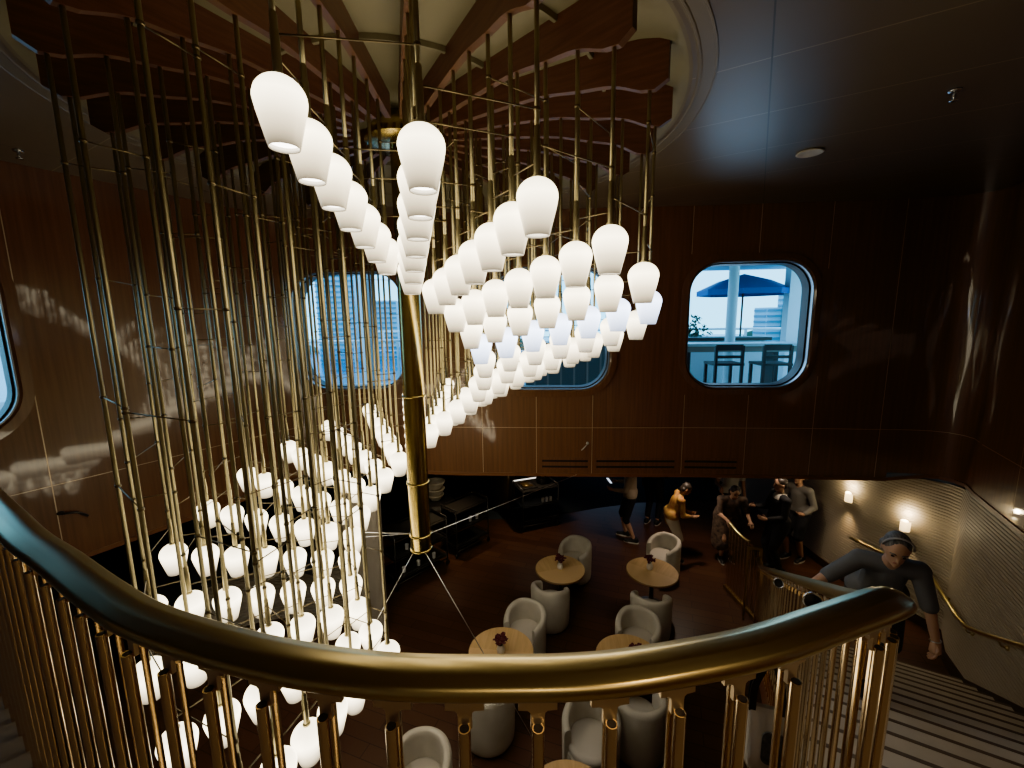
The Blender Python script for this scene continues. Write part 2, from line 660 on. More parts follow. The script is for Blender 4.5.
def ray_out(a):
    d = Vector((math.cos(a), math.sin(a), 0))
    best = None
    o = Vector((CX, CY, 0))
    for i in range(4):
        p, q_ = out_poly[i], out_poly[(i + 1) % 4]
        e = q_ - p
        den = d.x * e.y - d.y * e.x
        if abs(den) < 1e-9: continue
        t = ((p.x - o.x) * e.y - (p.y - o.y) * e.x) / den
        u_ = ((p.x - o.x) * d.y - (p.y - o.y) * d.x) / den
        if t > 0 and -1e-6 <= u_ <= 1 + 1e-6: best = t if best is None else min(best, t)
    return o + d * best


angs = sorted([2 * PI * k / 96 for k in range(96)] + [math.atan2(p.y - CY, p.x - CX) % (2 * PI) for p in out_poly])
rows = []
for a in angs + [angs[0]]:
    d = Vector((math.cos(a), math.sin(a), 0))
    o = Vector((CX, CY, 0))
    rows.append([o + d * REC_R + Vector((0, 0, CEIL)), ray_out(a) + Vector((0, 0, CEIL))])
rings(bm, rows, False)
obj('ceiling', bm, M['ceiling'], smooth=False, kind='structure')

bm = bmesh.new()
prof = [(REC_R + .13, CEIL - .001), (REC_R + .128, CEIL - .006), (REC_R + .118, CEIL - .006), (REC_R + .115, CEIL - .002), (REC_R + .05, CEIL - .002), (REC_R + .045, CEIL - .006), (REC_R + .035, CEIL - .006), (REC_R + .03, CEIL - .001), (REC_R - .02, CEIL + .004),
        (REC_R - .08, CEIL + .03), (REC_R - .15, CEIL + .065), (REC_R - .24, CEIL + .09), (REC_R - .34, REC_Z)]
for r in (1.5, .95):
    prof += [(r + .012, REC_Z), (r + .01, REC_Z - .03), (r - .01, REC_Z - .03), (r - .012, REC_Z)]
prof += [(.02, REC_Z)]
add_lathe(bm, prof, (CX, CY, 0), 96)
for f in bm.faces:
    c_ = f.calc_center_median()
    if math.hypot(c_.x - CX, c_.y - CY) > REC_R - .05:
        f.material_index = 1
obj('ceiling.001', bm, [M['recess'], M['rim']], auto=38, kind='structure')

# timber fins that carry the rods: one above each of the 24 rows
AZ0, DAZ = .0112, .2611
fin_prof = [(.36, 1.345), (.59, 1.347), (.80, 1.354), (1.01, 1.358), (1.21, 1.353), (1.42, 1.323), (1.62, 1.298), (1.78, 1.235), (1.86, 1.222), (1.93, 1.262)]


def fin_z(r):
    for (a, za), (b, zb) in zip(fin_prof, fin_prof[1:]):
        if a <= r <= b:
            return za + (zb - za) * (r - a) / (b - a)
    return 1.3


fin_mesh = None
for i in range(24):
    az = AZ0 + DAZ * i
    if fin_mesh is None:
        bm = bmesh.new()
        th = .02
        low = [(q.x, q.y) for q in spline([(r, z, 0) for r, z in fin_prof[:-2]], 4)] + list(fin_prof[-2:])
        top = [(1.93, 1.455), (1.80, 1.485), (1.70, REC_Z + .005), (.36, REC_Z + .005)]
        poly = low + top
        A = [bm.verts.new((-th, r, z)) for r, z in poly]
        B_ = [bm.verts.new((th, r, z)) for r, z in poly]
        bm.faces.new(A[::-1]); bm.faces.new(B_)
        for k in range(len(poly)):
            bm.faces.new((A[k], A[(k + 1) % len(poly)], B_[(k + 1) % len(poly)], B_[k]))
        o = obj('trim_%d' % (i + 10), bm, M['wood_beam'], smooth=False, kind='structure')
        fin_mesh = o.data
    else:
        o = obj('trim_%d' % (i + 10), fin_mesh, M['wood_beam'], smooth=False, kind='structure')
    o.location = (CX, CY, 0)
    o.rotation_euler = (0, 0, az + PI)               # local +Y points along the azimuth (azimuth 0 = towards the camera)

# ceiling fittings
bm = bmesh.new()
add_lathe(bm, [(0, 0), (.085, 0), (.1, -.004), (.105, -.012), (.095, -.016), (.085, -.011), (0, -.011)], seg=32)
o = obj('ceiling_speaker', bm, M['white_dim'])
o.location = (2.615, 3.915, CEIL)
tag(o, 'round white flush disc in the dark ceiling, up right of the chandelier', 'ceiling light')


def sprinkler(p, label):
    t = thing('sprinkler', label, 'sprinkler', p)
    bm = bmesh.new()
    add_lathe(bm, [(0, 0), (.035, 0), (.032, -.012), (0, -.014)], seg=20)
    obj('rosette', bm, M['chrome'], t)
    bm = bmesh.new()
    add_lathe(bm, [(.009, -.01), (.009, -.035), (.014, -.04), (.004, -.05), (.004, -.06), (.022, -.062), (.022, -.065), (0, -.065)], seg=16)
    obj('nozzle', bm, M['chrome'], t)


sprinkler((2.835, 2.918, CEIL), 'small chrome sprinkler head in the dark ceiling at the upper right')
sprinkler((-3.977, 3.664, CEIL), 'small chrome sprinkler head in the ceiling at the upper left corner')

# vent grilles low on the far wall
vl = ['slotted wooden vent grille low on the far wall, leftmost of three', 'slotted wooden vent grille low on the far wall, widest and middle one', 'slotted wooden vent grille low on the far wall, nearest the stair']
for (x0, x1), lab in zip([(.40, 1.075), (1.165, 2.28), (2.39, 3.12)], vl):
    t0, t1 = t_of_x(x0), t_of_x(x1)
    bm = bmesh.new()

    def bar(za, zb, o0, o1, mi):
        rows = []
        for k in range(7):
            t = t0 + (t1 - t0) * k / 6
            rows.append([on_plan(t, za, o1), on_plan(t, zb, o1), on_plan(t, zb, o0), on_plan(t, za, o0)])
        rings(bm, rows, True, True, True, mi)
    bar(-2.125, -1.955, -.004, -.001, 0)
    o = thing('vent_grille', lab, 'vent', on_plan((t0 + t1) / 2, -2.04))
    inv = Matrix.Translation(-o.location)
    bm.transform(inv)
    obj('grille_frame', bm, M['wood_wall'], o, smooth=False)
    for za in (-2.005, -2.09):
        bm = bmesh.new()
        t0, t1 = t0, t1
        rows = []
        for k in range(7):
            t = t0 + .015 + (t1 - t0 - .03) * k / 6
            rows.append([on_plan(t, za - .014, -.006), on_plan(t, za + .014, -.006), on_plan(t, za + .014, -.003), on_plan(t, za - .014, -.003)])
        rings(bm, rows, True, True, True)
        bm.transform(inv)
        obj('slot', bm, M['dark_slot'], o, smooth=False)


# slim wall hooks
def hook(p, dirv, label, mt, L=.13):
    t = thing('wall_hook', label, 'hook', p)
    bm = bmesh.new()
    d = Vector(dirv)
    add_ell(bm, d * .012, (.02, .02, .02), seg=12, rng=8)
    obj('hook_base', bm, mt, t)
    bm = bmesh.new()
    add_tube(bm, [d * .01, d * .035, d * .05 + Vector((-.05, 0, -.05)), d * .05 + Vector((-.09, 0, -.09))], .006, 8)
    obj('hook_arm', bm, mt, t)


hook(on_plan(t_of_x(1.05), -1.74, -.002), (0, -1, 0), 'slim pale metal hook on the far wall above the vent grilles', M['steel'])
p = sv(1.13, -5.72, -1.80)
t = thing('wall_hook', 'small dark metal lever fitting on the left wall beside the panel seam', 'hook', p + V * .003)
bm = bmesh.new()
add_ell(bm, V * .012, (.028, .028, .02), seg=12, rng=8)
obj('hook_base', bm, M['black_metal'], t)
bm = bmesh.new()
add_tube(bm, [V * .01, V * .05, V * .06 + U * .10 - Vector((0, 0, .02)), V * .06 + U * .17 - Vector((0, 0, .09))], .011, 8)
obj('hook_arm', bm, M['black_metal'], t)

# ------------------------------------------------------------------ lower room shell
bm = bmesh.new()
add_prism(bm, [(-9, -5), (8, -5), (8, 9.6), (3.0, 9.55), (2.0, 9.3), (1.18, 9.02), (0, 8.8), (-9, 8.3)], FLOOR - .1, FLOOR)
obj('floor', bm, M['floor'], smooth=False, kind='structure')
bm = bmesh.new()
add_prism(bm, [(-9, 8.3), (0, 8.8), (1.18, 9.02), (2.0, 9.3), (3.0, 9.55), (8, 9.6), (8, 13.5), (-9, 13.5)], FLOOR - .1, FLOOR + .006)
obj('floor.001', bm, M['carpet'], smooth=False, kind='structure')
bm = bmesh.new()
rings(bm, [[Vector((-9, 13.2, FLOOR)), Vector((-9, 13.2, SOFFIT))], [Vector((8, 13.2, FLOOR)), Vector((8, 13.2, SOFFIT))]], False)
obj('wall_far.001', bm, M['skirting'], smooth=False, kind='structure')
bm = bmesh.new()
rings(bm, [[Vector((-8.9, -5, FLOOR)), Vector((-8.9, -5, -2.2))], [Vector((-8.9, 13.2, FLOOR)), Vector((-8.9, 13.2, -2.2))]], False)
obj('wall_left.001', bm, M['soffit'], smooth=False, kind='structure')
# lower ceiling outside the well
bm = bmesh.new()
tt = [PL[0] + (PL[-1] - PL[0]) * k / 120 for k in range(121)]
rows = []
for t in tt:
    p = on_plan(t, 0, .05)
    d = (p - Vector((.5, 3, 0))).normalized()
    e = Vector((max(-10, min(9, p.x + d.x * 14)), max(-6, min(13.4, p.y + d.y * 14)), 0))
    z = -2.3 if t < T_L - .2 else SOFFIT + .0
    rows.append([Vector((p.x, p.y, z)), Vector((e.x, e.y, z))])
rings(bm, rows, False)
obj('ceiling.002', bm, M['soffit'], smooth=False, kind='structure')

# ribbed cladding on the right wall of the lower room and stair
rib_path = [Vector((5.45, 13.2, 0)), Vector((5.46, 6.95, 0)), Vector((5.51, 6.35, 0)), Vector((5.62, 5.85, 0)), Vector((5.76, 5.5, 0)), Vector((5.83, 5.3, 0)), Vector((5.82, 5.14, 0)), K + U * .55, K, sv(4.0, 2.375), sv(1.5, 2.375), sv(-3.0, 2.375)]


def rib_rows(path, z0, z1, pitch=.042, depth=.013):
    n = int((z1 - z0) / pitch)
    zs = []
    for k in range(n):
        z = z0 + (z1 - z0) * k / n
        h = (z1 - z0) / n
        zs += [(z, 0.0), (z + h * .12, depth * .75), (z + h * .5, depth), (z + h * .88, depth * .75)]
    zs.append((z1, 0))
    rows = []
    for i, p in enumerate(path):
        a = path[max(0, i - 1)]
        b = path[min(len(path) - 1, i + 1)]
        d = (b - a).normalized()
        n_ = Vector((d.y, -d.x, 0))                  # into the room
        rows.append([p + n_ * o + Vector((0, 0, z)) for z, o in zs])
    return rows


bm = bmesh.new()
rings(bm, rib_rows(rib_path, FLOOR, W_Z0 + .06), False)
obj('wall_right.001', bm, M['rib'], auto=50, kind='structure')

# ------------------------------------------------------------------ upper deck slab
rail_pts = [(-5.25, 2.55), (-4.2, 2.42), (-3.1, 2.05), (-2.2, 1.58), (-1.46, 1.13), (-1.20, .97), (-1.015, .87), (-.82, .76), (-.65, .675), (-.413, .597), (-.204, .557), (-.006, .549), (.127, .553), (.253, .572), (.395, .603), (.55, .655)]
RAIL_Z = -.525
deck_edge = spline([(x, y, 0) for x, y in rail_pts], 4)
S_TOP = 6.33 - 17 * .3177
poly = [(p.x, p.y + .05) for p in deck_edge[:-1]]
poly += [tuple(sv(S_TOP, .27)[:2]), tuple(sv(S_TOP, 2.36)[:2]), tuple(sv(-2.98, 2.36)[:2]), tuple(sv(-2.98, -5.7)[:2])]
bm = bmesh.new()
add_prism(bm, poly, DECK - .32, DECK)
bmesh.ops.triangulate(bm, faces=[f for f in bm.faces if len(f.verts) > 4])
obj('floor.002', bm, M['deck'], smooth=False, kind='structure')

# ================================================================== STAIRCASE
st = thing('staircase', 'wide straight staircase of pale stone treads with dark nosings at lower right', 'staircase', sv(6.33, 1.32, FLOOR))
inv = Matrix.Translation(-st.location)
RUN, RISE = .3177, (DECK - FLOOR) / 17
for k in range(17):
    s0 = 6.33 - RUN * k
    z1 = FLOOR + RISE * (k + 1)
    bm = bmesh.new()
    pts = [sv(s0, .30), sv(s0, 2.36), sv(s0 - RUN - .02, 2.36), sv(s0 - RUN - .02, .30)]
    add_prism(bm, pts, z1 - RISE - .14 if k else FLOOR, z1 - .001)
    bm.transform(inv)
    s_ = obj('step', bm, M['tread'], st, smooth=False)
    bm = bmesh.new()
    add_beam(bm, sv(s0 + .004, .30, z1 - .004), sv(s0 + .004, 2.36, z1 - .004), .022, .012)
    bm.transform(inv)
    obj('nosing', bm, M['nosing'], s_, smooth=False)
# closed string below the inner rail
bm = bmesh.new()
pr = [(6.45, FLOOR), (6.45, FLOOR + .14), (S_TOP, DECK + .05), (S_TOP, DECK - .35), (5.75, FLOOR)]
A = [bm.verts.new(sv(s, .27, z)) for s, z in pr]
B_ = [bm.verts.new(sv(s, .30, z)) for s, z in pr]
bm.faces.new(A[::-1]); bm.faces.new(B_)
for k in range(len(pr)):
    bm.faces.new((A[k], A[(k + 1) % len(pr)], B_[(k + 1) % len(pr)], B_[k]))
bm.transform(inv)
obj('string_board', bm, M['wood_lip'], st, smooth=False)

# skirting along the right wall
bm = bmesh.new()
path = [(p, FLOOR) for p in rib_path[:8]] + [(K, FLOOR), (sv(S_TOP + .1, 2.375), DECK - .02), (sv(-2.9, 2.375), DECK)]
rows = []
for i, (p, z) in enumerate(path):
    a = path[max(0, i - 1)][0]; b = path[min(len(path) - 1, i + 1)][0]
    d = (b - a).normalized()
    n_ = Vector((d.y, -d.x, 0))
    hi = .13 if i < 8 else .27
    if i == 8: hi = .2
    lo = 0 if i < 8 else -.12
    rows.append([p + n_ * .012 + Vector((0, 0, z + lo)), p + n_ * .03 + Vector((0, 0, z + lo)), p + n_ * .03 + Vector((0, 0, z + hi)), p + n_ * .012 + Vector((0, 0, z + hi))])
rings(bm, rows, True)
obj('baseboard_right', bm, M['skirting'], smooth=False, kind='structure')

# wall handrail
wh = thing('wall_handrail', 'slim brass handrail on the ribbed stair wall, bending where the steps begin', 'handrail', K + Vector((-.1, -.05, FLOOR + .85)))
inv = Matrix.Translation(-wh.location)
hp = []
for p, z in [(rib_path[2], FLOOR + .84), (rib_path[4], FLOOR + .84), (rib_path[5] + Vector((-.02, 0, 0)), FLOOR + .84), (K + U * .45, FLOOR + .84), (K + U * .1, FLOOR + .85), (K - U * .3, FLOOR + .93 + .06), (sv(4.5, 2.38), FLOOR + .82 + (6.33 - 4.5) * .537), (sv(1.2, 2.38), FLOOR + .82 + (6.33 - 1.2) * .537)]:
    hp.append(p + Vector((0, 0, z)))
hq = []
for i, p in enumerate(hp):
    a = hp[max(0, i - 1)]; b = hp[min(len(hp) - 1, i + 1)]
    d = (b - a); d.z = 0; d.normalize()
    hq.append(p + Vector((d.y, -d.x, 0)) * .085)
bm = bmesh.new()
hs = spline(hq, 6)
add_tube(bm, hs, .024, 12)
bm.transform(inv)
obj('rail', bm, M['brass_rail'], wh)
for p in resample(hs, .75)[1:]:
    i = min(range(len(hs)), key=lambda k: (hs[k] - p).length)
    d = hs[min(i + 1, len(hs) - 1)] - hs[max(i - 1, 0)]
    d.z = 0; d.normalize()
    o_ = Vector((-d.y, d.x, 0))
    bm = bmesh.new()
    add_tube(bm, [p - Vector((0, 0, .02)), p + o_ * .02 - Vector((0, 0, .07)), p + o_ * .07 - Vector((0, 0, .075))], .009, 8)
    add_ell(bm, p + o_ * .07 - Vector((0, 0, .075)), (.026, .026, .026), None, 12, 8)
    bm.transform(inv)
    obj('bracket', bm, M['brass_rail'], wh)


# wall sconces
def sconce(p, n_, label):
    t = thing('wall_sconce', label, 'wall lamp', p, math.atan2(n_.y, n_.x))
    bm = bmesh.new()
    add_box(bm, (.012, 0, 0), (.02, .06, .15))
    obj('back_plate', bm, M['brass_rail'], t, smooth=False)
    bm = bmesh.new()
    rows = []
    for z in (-.075, .075):
        rows.append([Vector((.02 + .065 * math.sin(PI * k / 10), .06 * math.cos(PI * k / 10), z)) for k in range(11)])
    rings(bm, rows, False)
    bmesh.ops.solidify(bm, geom=list(bm.faces), thickness=.006)
    obj('shade', bm, M['sconce_shade'], t)
    bm = bmesh.new()
    add_ell(bm, (.05, 0, .07), (.03, .045, .025))
    obj('bulb', bm, M['sconce_glow'], t)
    L_ = bpy.data.lights.new('sconce_light', 'POINT')
    L_.energy = 2.8
    L_.color = (1, .80, .5)
    L_.shadow_soft_size = .03
    lo = bpy.data.objects.new('sconce_light', L_)
    C.objects.link(lo)
    lo.location = Vector(p) + n_ * .075 + Vector((0, 0, .19))
    L_ = bpy.data.lights.new('sconce_light', 'SPOT')
    L_.energy = 9
    L_.color = (1, .72, .42)
    L_.spot_size = 1.3
    L_.spot_blend = 1.0
    L_.shadow_soft_size = .03
    lo = bpy.data.objects.new('sconce_light', L_)
    C.objects.link(lo)
    lo.location = Vector(p) + n_ * .09 - Vector((0, 0, .14))
    lo.rotation_euler = (0, 0, 0)


M['sconce_shade'] = mat('sconce opal shade', (.8, .7, .5), .4, 0, .5, emit=(1, .80, .48), es=.35)
sconce(Vector((5.475, 6.45, -2.93)), Vector((-1, -.05, 0)).normalized(), 'small glowing wall sconce on the ribbed wall, further one by the standing pair')
sconce(Vector((5.67, 5.68, -3.02)), Vector((-.93, -.37, 0)).normalized(), 'small glowing wall sconce on the ribbed wall just above the climbing person')

# ================================================================== RAILING
rl = thing('railing', 'curved brass balustrade across the foreground, its handrail turning down the stair', 'railing', (0, .55, DECK))
inv = Matrix.Translation(-rl.location)
prof = []
for k in range(28):
    a = 2 * PI * k / 28
    x, y = .0375 * math.cos(a), .0215 * math.sin(a)
    if k in (4, 10):                          # fine grooves along the upper shoulders
        x *= .94; y *= .90
    prof.append((x, y))
land = spline([(x, y, RAIL_Z) for x, y in rail_pts], 8)
SR = lambda s: FLOOR + (6.33 - s) * .537 + .97
turn = spline([land[-1], (.645, .692, RAIL_Z - .004), (.715, .728, RAIL_Z - .016), (.762, .782, RAIL_Z - .052), tuple(sv(1.2, .268, SR(1.2) + .004)), tuple(sv(1.35, .264, SR(1.35))), tuple(sv(1.5, .262, SR(1.5)))], 6)
stair_line = [sv(s, .262, SR(s)) for s in (1.7, 3, 4.5, 5.6, 6.0)]
stair_line += [sv(6.25, .262, SR(6.2)), sv(6.5, .25, SR(6.35) + .03)]
full = land[:-1] + turn[:-1] + stair_line
bm = bmesh.new()
add_sweep(bm, full, prof)
bm.transform(inv)
obj('handrail', bm, M['brass_rail'], rl, auto=40)
# newel frame and lower return of the rail at the foot of the stair
foot = Vector((3.47, 5.53, SR(6.35) + .03))
NZ = -3.27
ret = [Vector((3.47, 5.76, NZ - .02)), Vector((3.46, 5.90, NZ - .03)), Vector((3.45, 6.08, NZ - .02)), Vector((3.44, 6.26, NZ + .02))]
bm = bmesh.new()
add_sweep(bm, spline(ret, 5), [(a * .6, b * .8) for a, b in prof])
bm.transform(inv)
obj('handrail', bm, M['brass_rail'], rl, auto=40)
bm = bmesh.new()
add_beam(bm, (3.50, 5.52, FLOOR), (3.50, 5.52, NZ), .03, .03)
add_beam(bm, (3.515, 5.52, NZ), (3.33, 5.56, NZ), .03, .035)
add_beam(bm, (3.345, 5.56, FLOOR), (3.345, 5.56, NZ), .022, .022)
bm.transform(inv)
obj('newel', bm, M['brass_rail'], rl, smooth=False)


def baluster(p, t, n_, z0, ztop, bracket=True):
    """p on the rail axis; tube in front, flat bar behind, T bracket under the handrail"""
    bm = bmesh.new()
    q_ = Vector((p.x, p.y, 0))
    add_tube(bm, [q_ + n_ * .014 + Vector((0, 0, z0)), q_ + n_ * .014 + Vector((0, 0, ztop - .072))], .0092, 14)
    add_lathe(bm, [(0, 0), (.0072, 0)], q_ + n_ * .014 + Vector((0, 0, ztop - .0715)), 14, 1)  # black disc painted in for the shaded hollow of the open tube
    back = q_ - n_ * .010
    add_beam(bm, back + Vector((0, 0, z0)), back + Vector((0, 0, ztop - .050)), .011, .005)
    bm.transform(inv)
    b_ = obj('baluster', bm, [M['brass_post'], M['black']], rl, auto=40)
    if bracket:
        bm = bmesh.new()
        up = Vector((0, 0, 1))
        pr = [(-.029, -.018), (.029, -.018), (.029, -.0485), (.015, -.0495), (.0112, -.053), (.0105, -.060), (.0105, -.080), (-.0105, -.080), (-.0105, -.060), (-.0112, -.053), (-.015, -.0495), (-.029, -.0485)]
        c = Vector((p.x, p.y, ztop)) + n_ * .004
        th = .0035
        a_ = [bm.verts.new(c + t * x + up * z + n_ * th) for x, z in pr]
        c_ = [bm.verts.new(c + t * x + up * z - n_ * th) for x, z in pr]
        bm.faces.new(a_); bm.faces.new(c_[::-1])
        for k in range(len(pr)):
            bm.faces.new((a_[k], a_[(k + 1) % len(pr)], c_[(k + 1) % len(pr)], c_[k]))
        bm.transform(inv)
        obj('bracket', bm, M['brass_plate'], b_, smooth=False)


# landing balusters: spaced from the one straight ahead of the viewer
start = 0
acc = [0]
for a, b in zip(land, land[1:]):
    acc.append(acc[-1] + (b - a).length)


def on_land(s):
    for i in range(len(land) - 1):
        if acc[i] <= s <= acc[i + 1]:
            f = (s - acc[i]) / (acc[i + 1] - acc[i])
            t = (land[i + 1] - land[i]).normalized()
            return land[i].lerp(land[i + 1], f), t
    return land[-1], (land[-1] - land[-2]).normalized()


s_ref = min(range(len(land)), key=lambda k: abs(land[k].x - .040))
SP = .1085
s = acc[s_ref] - SP * 27
while s < acc[-1] - .01:
    if s > acc[-1] - 4.2:
        p, t = on_land(s)
        n_ = Vector((t.y, -t.x, 0))                  # towards the viewer
        baluster(p, t, n_, DECK, RAIL_Z)
    s += SP
for p, t in [(Vector((.665, .704, 0)), Vector((.85, .5, 0))), (Vector((.712, .730, 0)), Vector((.8, .55, 0))), (Vector((.745, .760, 0)), Vector((.7, .7, 0))), (Vector((.772, .792, 0)), Vector((.55, .8, 0)))]:
    t = t.normalized()
    baluster(p, t, Vector((t.y, -t.x, 0)), DECK, RAIL_Z - .012 - .03 * max(0, (p.x - .7) / .05))
# stair balusters
s = 1.24
while s < 6.5:
    p = sv(s, .262)
    baluster(p, U, V, FLOOR + max(0, (6.33 - s)) * .537 - .02, SR(s) if s < 6.3 else foot.z, bracket=True)
    s += .135
for k in range(9):
    p = Vector((3.48 - .005 * k, 5.60 + .08 * k, 0))
    baluster(p, U, V, FLOOR, NZ + .03, bracket=False)
bm = bmesh.new()
add_beam(bm, (3.5, 5.52, FLOOR + .03), (3.44, 6.30, FLOOR + .03), .05, .06)
bm.transform(inv)
obj('base_rail', bm, M['brass_rail'], rl, smooth=False)
for (x_, y_, z_), lab in [((1.58, 2.30, -1.583), 'small round black lamp head with a bright rim under the stair rail, further one'), ((.95, 1.215, -.903), 'small round black lamp head with a bright rim under the stair rail, nearer one')]:
    t_ = thing('rail_lamp', lab, 'lamp', (x_, y_, z_), 0)
    d_ = (Vector((0, 0, 0)) - Vector((x_, y_, z_))).normalized()
    mm = d_.to_track_quat('Z', 'Y').to_matrix().to_4x4() @ Matrix.Scale(.6, 4)
    bm = bmesh.new()
    add_lathe(bm, [(0, -.05), (.03, -.048), (.043, -.03), (.045, 0), (.040, .002), (.036, -.012), (0, -.02)], seg=24)
    bm.transform(mm)
    obj('lamp_head', bm, M['black'], t_, auto=40)
    bm = bmesh.new()
    add_lathe(bm, [(.044, -.002), (.047, .002), (.044, .006), (.040, .003)], seg=24)
    bm.transform(mm)
    obj('rim', bm, M['chrome'], t_)

# ================================================================== CHANDELIER
ch = thing('chandelier', 'huge spiral chandelier of glowing white glass shades on long brass rods round a brass pole', 'chandelier', (CX, CY, CEIL))
inv = Matrix.Translation(-ch.location)
NR, NS, SH = 24, 7, .235


def lamp(i, j):
    r = CR + (CRIN - CR) * j / 6
    a = AZ0 + DAZ * i
    zb = .6058 - .131 * i + (.2502 - .0021 * i) * (r - CR)
    return Vector((CX + r * math.sin(a), CY - r * math.cos(a), zb)), r


bm = bmesh.new()
outer = [(.052, 0), (.0555, .012), (.0635, .045), (.0725, .08), (.080, .11), (.0855, .138)] + [(.0872 * math.cos(PI / 2 * k / 9) + .001, .156 + .079 * math.sin(PI / 2 * k / 9)) for k in range(10)]
inner = [(.052, 0), (.0495, .001), (.05, .012), (.053, .025)]
add_lathe(bm, outer, (0, 0, 0), 24)
add_lathe(bm, inner, (0, 0, 0), 24)
add_lathe(bm, [(.053, .02), (.001, .024)], (0, 0, 0), 24, mi=1)
bmesh.ops.remove_doubles(bm, verts=bm.verts, dist=.0002)
bmesh.ops.recalc_face_normals(bm, faces=bm.faces)
shade_me = bpy.data.meshes.new('glass_shade')
bm.to_mesh(shade_me)
bm.free()
for p_ in shade_me.polygons: p_.use_smooth = True
shade_me.materials.append(M['shade']); shade_me.materials.append(M['bulb'])
shade_cool = shade_me.copy()
shade_cool.materials[0] = M['shade_cool']

rng = random.Random(11)
ties = {}


def tie(i, j, q_, z):
    ties.setdefault((i, j), []).append((q_, z))


for i in range(NR):
    for j in range(NS):
        p, r = lamp(i, j)
        if i + 1 < NR:
            q_, _ = lamp(i + 1, j)
            if j in (0, 3, 6) or rng.random() < .35:
                tie(i, j, q_, p.z + SH + .13 + .02 * (j % 2))
        if j + 1 < NS:
            q_, _ = lamp(i, j + 1)
            tie(i, j, q_, p.z + SH + .06)
        z = p.z + SH + .55 + .25 * rng.random()
        while z < 1.15:
            if rng.random() < .42:
                if rng.random() < .5 and j + 1 < NS:
                    q_, _ = lamp(i, j + 1)
                elif i + 1 < NR:
                    q_, _ = lamp(i + 1, j)
                else:
                    q_ = None
                if q_ is not None:
                    tie(i, j, q_, z)
            z += .42 + .25 * rng.random()


def rod_bm(bm, p, r):
    zt = fin_z(r) + .01
    add_tube(bm, [(p.x, p.y, p.z + SH + .18), (p.x, p.y, zt)], .0103, 10)


def sleeve_bm(bm, p):
    add_lathe(bm, [(.0, SH - .004), (.021, SH - .004), (.021, SH + .008), (.0155, SH + .010), (.0155, SH + .14), (.0130, SH + .145), (.0130, SH + .19), (.0100, SH + .20)], p, 12)


def tie_bm(bm, p, q_, z):
    a = Vector((p.x, p.y, z)); b = Vector((q_.x, q_.y, z))
    add_tube(bm, [a, b], .0032, 6)
    for c in (a, b):
        add_lathe(bm, [(.0108, -.007), (.0140, -.006), (.0140, .006), (.0108, .007)], c, 8)


# the hundred shades that show largest in the photo, by row
SHOWN_ROWS = {0: [0, 1, 2, 3, 4, 5, 6], 1: [0, 1, 2, 3, 4, 5, 6], 2: [0, 1, 2, 3, 4, 5, 6], 3: [0, 1, 2, 3, 4, 5, 6], 4: [0, 1, 2, 3, 4, 5, 6], 5: [0, 1, 2, 3, 4, 5, 6], 6: [0, 1, 2, 3, 4, 5, 6], 7: [1, 2, 3, 4, 5, 6], 8: [4, 5, 6], 9: [6], 10: [6], 11: [6], 12: [6], 14: [5, 6], 15: [6], 16: [3, 5, 6], 17: [1, 3, 6], 18: [0, 1, 3, 4, 5, 6], 19: [0, 1, 2, 3, 4, 5], 20: [1, 2, 3, 4, 5, 6], 21: [0, 1, 4, 5, 6], 22: [0, 1, 2, 6], 23: [1, 2]}
SHOWN = [(i, j) for i in SHOWN_ROWS for j in SHOWN_ROWS[i]]
allk = [(i, j) for i in range(NR) for j in range(NS)]
if SHOWN is None:
    SHOWN = sorted(allk, key=lambda k: lamp(*k)[0].length)[:100]
SHOWN = set(SHOWN)
rods_by_key = {}
for (i, j) in allk:
    if (i, j) not in SHOWN:
        continue
    p, r = lamp(i, j)
    bm = bmesh.new()
    rod_bm(bm, p, r)
    bm.transform(inv)
    rod = obj('rod', bm, M['brass_rod'], ch)
    bm = bmesh.new()
    sleeve_bm(bm, p)
    bm.transform(inv)
    obj('socket', bm, M['brass_rod'], rod, auto=40)
    o = obj('glass_shade', shade_cool if i == 5 else shade_me, M['shade'], rod)
    o.location = p - ch.location
    rods_by_key[(i, j)] = rod
rest = [k for k in allk if k not in SHOWN]
bm = bmesh.new()
for k in rest:
    p, r = lamp(*k)
    rod_bm(bm, p, r)
    sleeve_bm(bm, p)
bm.transform(inv)
rest_o = obj('rods_beyond', bm, M['brass_rod'], ch, kind='stuff')
every = [((Vector((p.x, p.y, z)) + Vector((q_.x, q_.y, z))).length / 2, k, q_, z) for k in ties for p in [lamp(*k)[0]] for q_, z in ties[k]]
every.sort(key=lambda e: e[0])
far_ties = bmesh.new()
n_t = 0
for _, k, q_, z in every:
    p = lamp(*k)[0]
    if k in rods_by_key and n_t < 98:
        n_t += 1
        bm = bmesh.new()
        tie_bm(bm, p, q_, z)
        bm.transform(inv)
        obj('tie_bar', bm, M['brass_dark'], rods_by_key[k])
    else:
        tie_bm(far_ties, p, q_, z)
far_ties.transform(inv)
obj('tie_bars_beyond', far_ties, M['brass_dark'], rest_o, kind='stuff')
# the farther shades: one mesh; glow uses the height above each shade's own rim, kept in a vertex attribute


def shade_rest():
    bm = bmesh.new()
    lay = bm.verts.layers.float.new('rim_height')
    for k in rest:
        p, r = lamp(*k)
        n0 = len(bm.verts)
        tmp = bmesh.new()
        tmp.from_mesh(shade_me)
        vmap = []
        for v in tmp.verts:
            nv = bm.verts.new(v.co + p - ch.location)
            nv[lay] = v.co.z
            vmap.append(nv)
        for f in tmp.faces:
            nf = bm.faces.new([vmap[v.index] for v in f.verts])
            nf.material_index = 1 if f.material_index == 1 else (2 if k[0] == 5 else 0)
        tmp.free()
    return bm


